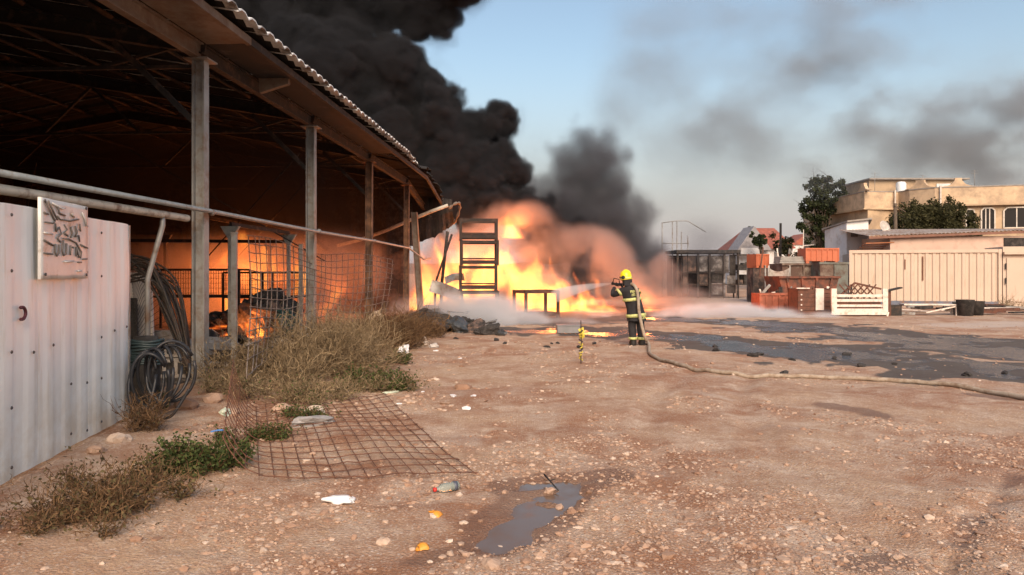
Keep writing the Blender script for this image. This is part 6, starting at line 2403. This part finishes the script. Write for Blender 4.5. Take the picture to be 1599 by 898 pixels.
def cauliflower(spine, rnd, n1=5, n2=6, k1=0.62, k2=0.45):
    """spheres on spheres along a list of (centre, radius)"""
    out = []
    for c, r in spine:
        c = np.array(c, float)
        out.append((c, r * 0.85))
        for _ in range(n1):
            d = np.array([rnd.gauss(0, 1) for _ in range(3)])
            d /= np.linalg.norm(d)
            r1 = r * k1 * rnd.uniform(0.7, 1.15)
            c1 = c + d * r * 0.7
            out.append((c1, r1))
            for _ in range(n2):
                e = np.array([rnd.gauss(0, 1) for _ in range(3)]) + d * 0.8
                e /= np.linalg.norm(e)
                r2 = r1 * k2 * rnd.uniform(0.7, 1.2)
                out.append((c1 + e * r1 * 0.85, r2))
    return out


def soft_blobs(ax, blobs):
    """sum of soft ellipsoids; blobs = (centre, (rx, ry, rz), weight)"""
    S = np.zeros([len(a) for a in ax], np.float32)
    for c, r, w in blobs:
        q = [((ax[k] - c[k]) / r[k]) ** 2 for k in range(3)]
        d = q[0][:, None, None] + q[1][None, :, None] + q[2][None, None, :]
        S += w * np.exp(-d * 1.4)
    return S


def edge_fade(ax, m):
    """falls to zero at the walls of the box over m metres (not at the floor)"""
    f = 1.0
    for k in range(3):
        a = ax[k]
        lo = sstep(a, a[0], a[0] + m) if k < 2 else np.ones_like(a)
        hi = 1 - sstep(a, a[-1] - m, a[-1])
        sh = [1, 1, 1]
        sh[k] = -1
        f = f * (lo * hi).reshape(sh)
    return f


rs = random.Random(21)
# the main black plume, rising from the fire and blown to the left
YP = 37.0
main_px = [(862, 352, 30, 2), (888, 368, 34, 3), (850, 325, 26, 1), (870, 385, 30, 2), (835, 340, 26, 0), (845, 352, 24, -.5), (800, 322, 34, 0), (770, 318, 40, 0), (730, 312, 44, 0), (690, 318, 40, 0), (765, 270, 46, 0), (700, 258, 56, 0.5), (742, 205, 50, 1), (668, 195, 64, 0.5), (640, 145, 64, 0.5),
           (590, 190, 64, 0), (560, 125, 74, 0), (500, 115, 62, 0), (455, 95, 62, 0), (600, 110, 54, 0), (430, 150, 70, 1), (640, 250, 50, 0), (610, 270, 50, 0),
           (665, 10, 44, 1.5), (600, -5, 62, 1.5), (520, 0, 68, 2), (430, -5, 76, 2), (690, -50, 80, 2), (560, -90, 110, 2), (420, -100, 120, 2), (340, 40, 90, 3), (700, -140, 110, 3), (480, -200, 150, 3)]
spine = [(at(px, py, YP + dy), pr / F * YP) for px, py, pr, dy in main_px]
lo, hi = (-19, 31.5, 2.2), (4.6, 43.5, 22.5)
RNG = np.random.default_rng(100)
n, ax, size = grid_axes(lo, hi, 0.12)
S = sphere_field(ax, cauliflower(spine, rs, 8, 10, .60, .42))
S += 0.14 * fbm(n, size, 1.2, 5, 0.62)
D = sstep(S, -0.04, 0.30) + 0.05 * sstep(S, -0.9, 0.0) * np.clip(0.4 + 0.6 * fbm(n, size, 1.6, 3), 0, 2)
M_black = smoke_mat('black_smoke', (0.058, 0.061, 0.069), 6.0)
o = volume_object('smoke_plume', lo, hi, D, M_black)
tag(o, 'dense black billowing smoke plume rising over the shed roof', 'smoke', kind='stuff')

# the second, looser grey plume behind the firefighter
YQ = 46.0
q_px = [(918, 222, 34, 0), (935, 240, 36, 0), (900, 250, 36, 0), (925, 268, 46, 0), (895, 285, 38, 0), (950, 290, 40, 0), (915, 310, 46, 0), (945, 330, 46, 0), (885, 335, 46, 0), (970, 355, 44, 0), (915, 360, 56, 0), (865, 365, 50, 0), (990, 385, 40, 0), (940, 390, 56, 0), (840, 385, 50, 0), (890, 395, 56, 0), (860, 335, 40, 0), (845, 310, 28, 0), (1015, 405, 34, 0)]
lo, hi = (-2.0, 41.0, 0.0), (14.0, 51.0, 13.5)
RNG = np.random.default_rng(101)
n, ax, size = grid_axes(lo, hi, 0.2)
S = sphere_field(ax, cauliflower([(at(a, b, YQ + d), r / F * YQ) for a, b, r, d in q_px], random.Random(5), 6, 7), -3.0)
S += 0.22 * fbm(n, size, 1.5, 4, 0.62)
halo = soft_blobs(ax, [(at(920, 200, YQ), (2.6, 2, 3.5), 0.5), (at(860, 300, YQ), (3, 2, 3), 0.5), (at(985, 360, YQ), (3, 2, 3), 0.5), (at(1030, 390, YQ), (4, 2, 1.6), 0.8), (at(1100, 378, YQ), (2.2, 2, 1.2), 1.6)]) * np.clip(0.5 + 0.5 * fbm(n, size, 2.5, 3), 0, 2)
D = np.clip(sstep(S, -0.25, 1.0) + 0.14 * halo, 0, 1) * edge_fade(ax, 1.2)
M_grey = smoke_mat('dark_grey_smoke', (0.17, 0.175, 0.20), 1.3)
o = volume_object('smoke_plume', lo, hi, D, M_grey)
tag(o, 'soft dark grey smoke column rising behind the firefighter', 'smoke', kind='stuff')

# thin drifting smoke over the right of the yard
YR = 62.0
lo, hi = (6.0, 55.0, 7.0), (56.0, 71.0, 27.0)
RNG = np.random.default_rng(102)
n, ax, size = grid_axes(lo, hi, 0.4)
B = soft_blobs(ax, [(at(1290, 110, YR), (3.6, 4, 2.6), 1.3), (at(1350, 150, YR), (4, 4, 3), 1.0), (at(1470, 140, YR), (4, 4, 2.6), 1.6), (at(1410, 185, YR), (4.5, 4, 2.6), 1.2), (at(1590, 165, YR), (4, 4, 2.4), 1.8), (at(1530, 230, YR), (6, 4, 3), 1.4),
                    (at(1600, 240, YR), (5, 4, 3.5), 1.2), (at(1140, 190, YR), (3.6, 3, 2.4), 0.75), (at(1250, 245, YR), (5, 4, 2.4), 0.5), (at(1350, 25, YR), (5, 4, 2.6), 0.7), (at(1000, 80, YR), (5, 4, 4), 0.35), (at(1150, 20, YR), (6, 4, 3), 0.2), (at(1400, 260, YR), (8, 4, 2.2), 0.7), (at(1050, 200, YR), (8, 5, 6), 0.3), (at(1250, 180, YR), (12, 5, 5), 0.35), (at(1500, 200, YR), (9, 5, 5), 0.4), (at(1250, 60, YR), (12, 5, 4), 0.25)])
N_ = fbm(n, size, (4, 4, 2.6), 5, 0.68)
D = B * np.clip(0.80 + 0.42 * N_, 0, 3) * edge_fade(ax, 2.5)
M_haze = smoke_mat('thin_grey_smoke', (0.42, 0.455, 0.49), 0.20)
o = volume_object('smoke', lo, hi, np.clip(D, 0, 3), M_haze)
tag(o, 'thin grey smoke drifting across the sky above the beige building', 'smoke', kind='stuff')

# smoke lit by the fire, rolling off the burning ground
lo, hi = (-5.5, 28.2, 0.0), (13.0, 40.0, 5.6)
RNG = np.random.default_rng(103)
n, ax, size = grid_axes(lo, hi, 0.16)
YF = 34.6
B = soft_blobs(ax, [(at(700, 420, YF), (1.8, 2.5, 1.8), 1.0), (at(760, 360, YF), (1.9, 2.5, 1.4), 1.0), (at(850, 400, YF), (2.4, 2.5, 1.4), 1.0), (at(910, 400, YF), (2.0, 2.2, 1.2), 1.1), (at(860, 450, YF), (3.5, 2.5, 1.2), 0.9), (at(820, 345, YF), (1.2, 1.6, .9), .9),
                    (at(980, 440, YF), (1.8, 2.2, 1.3), 0.8), (at(1027, 415, YF), (0.62, 0.8, 0.75), 3.2), (at(1040, 445, YF), (1.1, 1.2, 0.9), 2.0), (at(1075, 470, YF), (2.0, 1.5, 0.6), 1.2), (at(1110, 448, YF + 1), (1.0, 1.2, .45), 0.7), (at(1150, 485, YF - 1), (3.0, 1.8, 0.45), 1.3), (at(1000, 475, YF), (2.5, 2, .7), .9)])
N_ = fbm(n, size, 1.3, 5, 0.6)
D = sstep(B * (1 + 0.75 * N_), 0.30, 1.15) * edge_fade(ax, 0.8)
M_lit = smoke_mat('fire_lit_smoke', (0.52, 0.45, 0.43), 0.45)
o = volume_object('smoke', lo, hi, D, M_lit)
tag(o, 'pinkish smoke glowing orange around the flames in the yard', 'smoke', kind='stuff')

# low pale smoke creeping over the wet ground by the steel frames
lo, hi = (-6.5, 20.0, 0.0), (12.5, 29.5, 2.2)
RNG = np.random.default_rng(104)
n, ax, size = grid_axes(lo, hi, (0.14, 0.16, 0.10))
B = soft_blobs(ax, [((-3.0, 26, 0.3), (1.4, 2.0, 0.9), 1.1), ((-1.6, 24.5, 0.2), (1.6, 1.6, 0.75), 1.3), ((0.0, 24.5, 0.12), (2.0, 1.5, 0.5), 1.0), ((2.2, 25, 0.08), (1.8, 1.4, 0.32), 0.7), ((-1.0, 26.0, 0.3), (2.2, 1.4, 0.7), 0.8),
                    ((5.4, 27.5, 0.1), (2.8, 1.2, 0.42), 1.3), ((8.6, 28.0, 0.1), (2.8, 1.1, 0.42), 1.4), ((6.8, 27.6, .3), (1.6, .9, .4), .7), ((10.8, 27.3, .05), (1.3, .7, .2), 1.)])
N_ = fbm(n, size, (0.9, 0.9, 0.6), 4, 0.6)
D = sstep(B * (1 + 0.75 * N_), 0.30, 1.5) * edge_fade(ax, 0.7)
M_low = smoke_mat('pale_ground_smoke', (0.91, 0.935, 0.97), 1.7)
o = volume_object('smoke', lo, hi, D, M_low)
tag(o, 'bluish white smoke hugging the wet ground beneath the steel frames', 'smoke', kind='stuff')

# haze of smoke inside the shed
lo, hi = (-19.5, 13.0, 0.1), (-4.2, 29.6, 6.1)
RNG = np.random.default_rng(105)
n, ax, size = grid_axes(lo, hi, 0.30)
N_ = fbm(n, size, 2.2, 4, 0.6)
zz = ax[2][None, None, :]
yy = ax[1][None, :, None]
D = np.clip(0.45 + 0.35 * N_, 0.05, 3) * (0.05 + 1.3 * sstep(zz, 2.4, 4.2)) * sstep(yy, 13, 22) * edge_fade(ax, 0.6)
M_in = smoke_mat('shed_smoke', (0.04, 0.033, 0.03), 0.26)
o = volume_object('smoke', lo, hi, D, M_in)
tag(o, 'brown smoke filling the inside of the burning shed', 'smoke', kind='stuff')

lo, hi = (-14.5, 21.5, 0.1), (-4.6, 29.4, 3.4)
RNG = np.random.default_rng(106)
n, ax, size = grid_axes(lo, hi, 0.2)
N_ = fbm(n, size, 1.6, 4, 0.6)
zz = ax[2][None, None, :]
D = np.clip(0.5 + 0.45 * N_, 0.0, 3) * (1 - sstep(zz, 1.8, 3.3)) * edge_fade(ax, 0.8)
o = volume_object('smoke', lo, hi, D, smoke_mat('shed_glow_smoke', (0.70, 0.60, 0.56), 0.36))
tag(o, 'orange-lit haze low around the fire inside the shed', 'smoke', kind='stuff')

# ------------------------------------------------------------------ fire
def fire_mat(name, strength):
    t = NT(name)
    t.n.remove(t.p)
    a = t.new('ShaderNodeAttribute', attribute_name='density').outputs['Fac']
    col = t.ramp(a, [(0.0, (1.0, 0.06, 0.008)), (0.35, (1.0, 0.11, 0.012)), (0.65, (1.0, 0.20, 0.022)), (0.9, (1.0, 0.34, 0.04)), (1.0, (1.0, 0.46, 0.07))])
    v = t.new('ShaderNodeVolumePrincipled')
    v.inputs['Color'].default_value = (0.5, 0.4, 0.35, 1)
    t.l.new(t.math('MULTIPLY', a, 0.2), v.inputs['Density'])
    v.inputs['Density Attribute'].default_value = ''
    t.l.new(t.math('MULTIPLY', t.math('POWER', a, 2.2), strength), v.inputs['Emission Strength'])
    t.l.new(col, v.inputs['Emission Color'])
    t.l.new(v.outputs[0], t.out.inputs['Volume'])
    return t.m


def flame_field(ax, n, size, tongues, seed):
    """upward licking flames: leaning cones whose sides are torn by noise that is stretched upwards"""
    N1 = fbm(n, size, (0.8, 0.8, 1.3), 5, 0.72, True)
    N2 = fbm(n, size, (1.8, 1.8, 2.6), 3, 0.6)
    W = 0.35 * gnoise(n, size, (1.2, 1.2, 1.2)) + 0.18 * gnoise(n, size, (0.5, 0.5, 0.6))
    S = np.full(n, -3.0, np.float32)
    zz = ax[2][None, None, :]
    for (c, r, h, w) in tongues:
        q = np.clip((zz - c[2]) / h, 0, 1.3)
        rad = r * np.sqrt(np.clip(1 - q, 0, 1)) * (0.8 + 0.2 * np.sin(q * 3 + c[0]))
        d = np.sqrt((ax[0][:, None, None] - c[0] + W * np.minimum(1, q * 2)) ** 2 + (ax[1][None, :, None] - c[1]) ** 2)
        f = w * (1 - d / np.maximum(rad, 0.02))
        S = np.maximum(S, np.where((q < 1) & (zz >= c[2] - 0.05), f, -3))
    return sstep(S - 0.36 * N1 + 0.22 * N2, -0.05, 1.0)


def make_fire(name, lo, hi, vox, tongues, strength, lamps, label, seed=0):
    n, ax, size = grid_axes(lo, hi, vox)
    D = flame_field(ax, n, size, tongues, seed) * edge_fade(ax, 0.3)
    E_ = empty(name, ((lo[0] + hi[0]) / 2, (lo[1] + hi[1]) / 2, 0), 0, label, 'fire')
    o = volume_object('flames', lo, hi, D, fire_mat(name + '_glow', strength))
    o.parent = E_
    o['kind'] = 'stuff'
    o.matrix_parent_inverse = Matrix.Translation(-E_.location)
    for k, (p, e, r) in enumerate(lamps):
        ld = bpy.data.lights.new(name + '_light', 'POINT')
        ld.energy = e
        ld.color = (1.0, 0.25, 0.06)
        ld.shadow_soft_size = r
        lo_ = bpy.data.objects.new('firelight', ld)
        C.objects.link(lo_)
        lo_.parent = E_
        lo_.matrix_parent_inverse = Matrix.Translation(-E_.location)
        lo_.location = p
    return E_


def T(px, py, Y, r, h, w=1.0, z=None):
    p = at(px, py, Y)
    return ((p.x, p.y, p.z if z is None else z), r, h, w)


yard = [T(690, 480, 32.5, 0.9, 4.0, 1.0, 0), T(655, 480, 32.5, 0.7, 3.0, 0.9, 0), T(725, 480, 33.5, 1.0, 3.4, 1.0, 0), T(770, 480, 33.0, 0.9, 2.6, .9, 0), T(790, 480, 33.5, 0.8, 3.0, .8, 0), T(805, 372, 34.0, 0.75, 1.3, 1.3), T(815, 350, 34.0, 0.6, 0.9, 1.1),
        T(830, 480, 32.0, 0.8, 1.6, .9, 0), T(855, 485, 31.6, 0.9, 1.5, 1.0, 0), T(890, 485, 31.4, 0.9, 1.0, 1.2, 0), T(925, 485, 31.3, 0.9, 0.8, 1.3, 0), T(955, 485, 31.3, 0.8, 0.7, 1.2, 0), T(870, 485, 30.8, 0.9, 0.7, 1.2, 0), T(985, 485, 32, 0.8, 0.9, 1.1, 0), T(905, 485, 30.9, 0.8, 0.7, 1.3, 0), T(940, 485, 30.9, 0.8, 0.65, 1.3, 0), T(800, 485, 31.0, 0.8, 0.9, 1.1, 0), T(845, 485, 30.9, 0.8, 0.9, 1.1, 0), T(900, 480, 33, 0.9, 1.8, 1.0, 0), T(940, 480, 33, 0.8, 1.5, 1.0, 0), T(830, 480, 34, 0.9, 2.6, 1.0, 0), T(870, 480, 34, 0.9, 2.4, 1.0, 0),
        T(820, 485, 31.2, 0.8, 0.8, 1.1, 0), T(860, 480, 33.5, 0.9, 2.2, 0.9, 0), T(740, 485, 31.5, 0.8, 1.5, 0.9, 0), T(977, 485, 34.5, 0.35, 2.0, 0.9, 0), T(977, 432, 34.5, 0.28, 0.75, 1.0), T(1010, 485, 31.2, 0.5, 0.35, 1.0, 0), T(1045, 490, 30.8, 0.5, 0.25, 1.0, 0)]
rf = random.Random(17)
for _ in range(26):
    px = rf.uniform(650, 950)
    hmax = (4.2 - abs(px - 730) / 70) if px > 700 else 3.6
    yard.append(T(px, 480, rf.uniform(31.2, 35.0), rf.uniform(0.4, 0.9), max(0.7, hmax * rf.uniform(0.35, 1.0)), rf.uniform(.7, 1.1), 0))
make_fire('yard_fire', (-5.4, 29.4, 0.0), (8.0, 36.2, 4.8), (0.1, 0.14, 0.1), yard, 1.45,
          [(at(690, 430, 32.5), 300, 0.7), (at(740, 400, 33), 250, 0.7), (at(860, 455, 32), 300, 0.6), (at(930, 468, 31.5), 300, 0.5), (at(808, 350, 34), 200, 0.5), (at(1010, 470, 33), 160, 0.4)],
          'large roaring yellow and orange fire burning on the open ground')
shed_fire = [T(330, 470, 25, 0.8, 2.8, .9, 0.1), T(375, 470, 25.5, 1.0, 3.0, 1.1, 0.1), T(410, 470, 26, 1.0, 2.6, 1.1, 0.1), T(450, 470, 26, 0.8, 2.2, 1.0, 0.1), T(500, 470, 27, 0.7, 1.8, .9, 0.1), T(300, 470, 24.5, .7, 1.6, .7, 0.1)]
make_fire('shed_fire', (-13.2, 23.0, 0.1), (-5.4, 28.6, 3.6), (0.12, 0.14, 0.12), shed_fire, 1.5,
          [(at(375, 430, 25), 230, 0.6), (at(430, 430, 25.5), 190, 0.6), (at(520, 450, 27), 70, .5)], 'orange fire glowing deep inside the shed behind the racks')
small = [T(372, 520, 18.6, 0.20, 0.28, 1.0, 0.12), T(388, 520, 18.6, 0.24, 0.34, 1.1, 0.12), T(405, 520, 18.6, 0.22, 0.30, 1.1, 0.12), T(355, 520, 18.8, .16, .22, 1, .12)]
make_fire('ground_fire', (-8.0, 17.9, 0.08), (-5.6, 19.4, 0.75), 0.05, small, 9.0, [(at(390, 512, 18.5), 40, 0.15)], 'small low flames licking under the charred bundle in the shed')
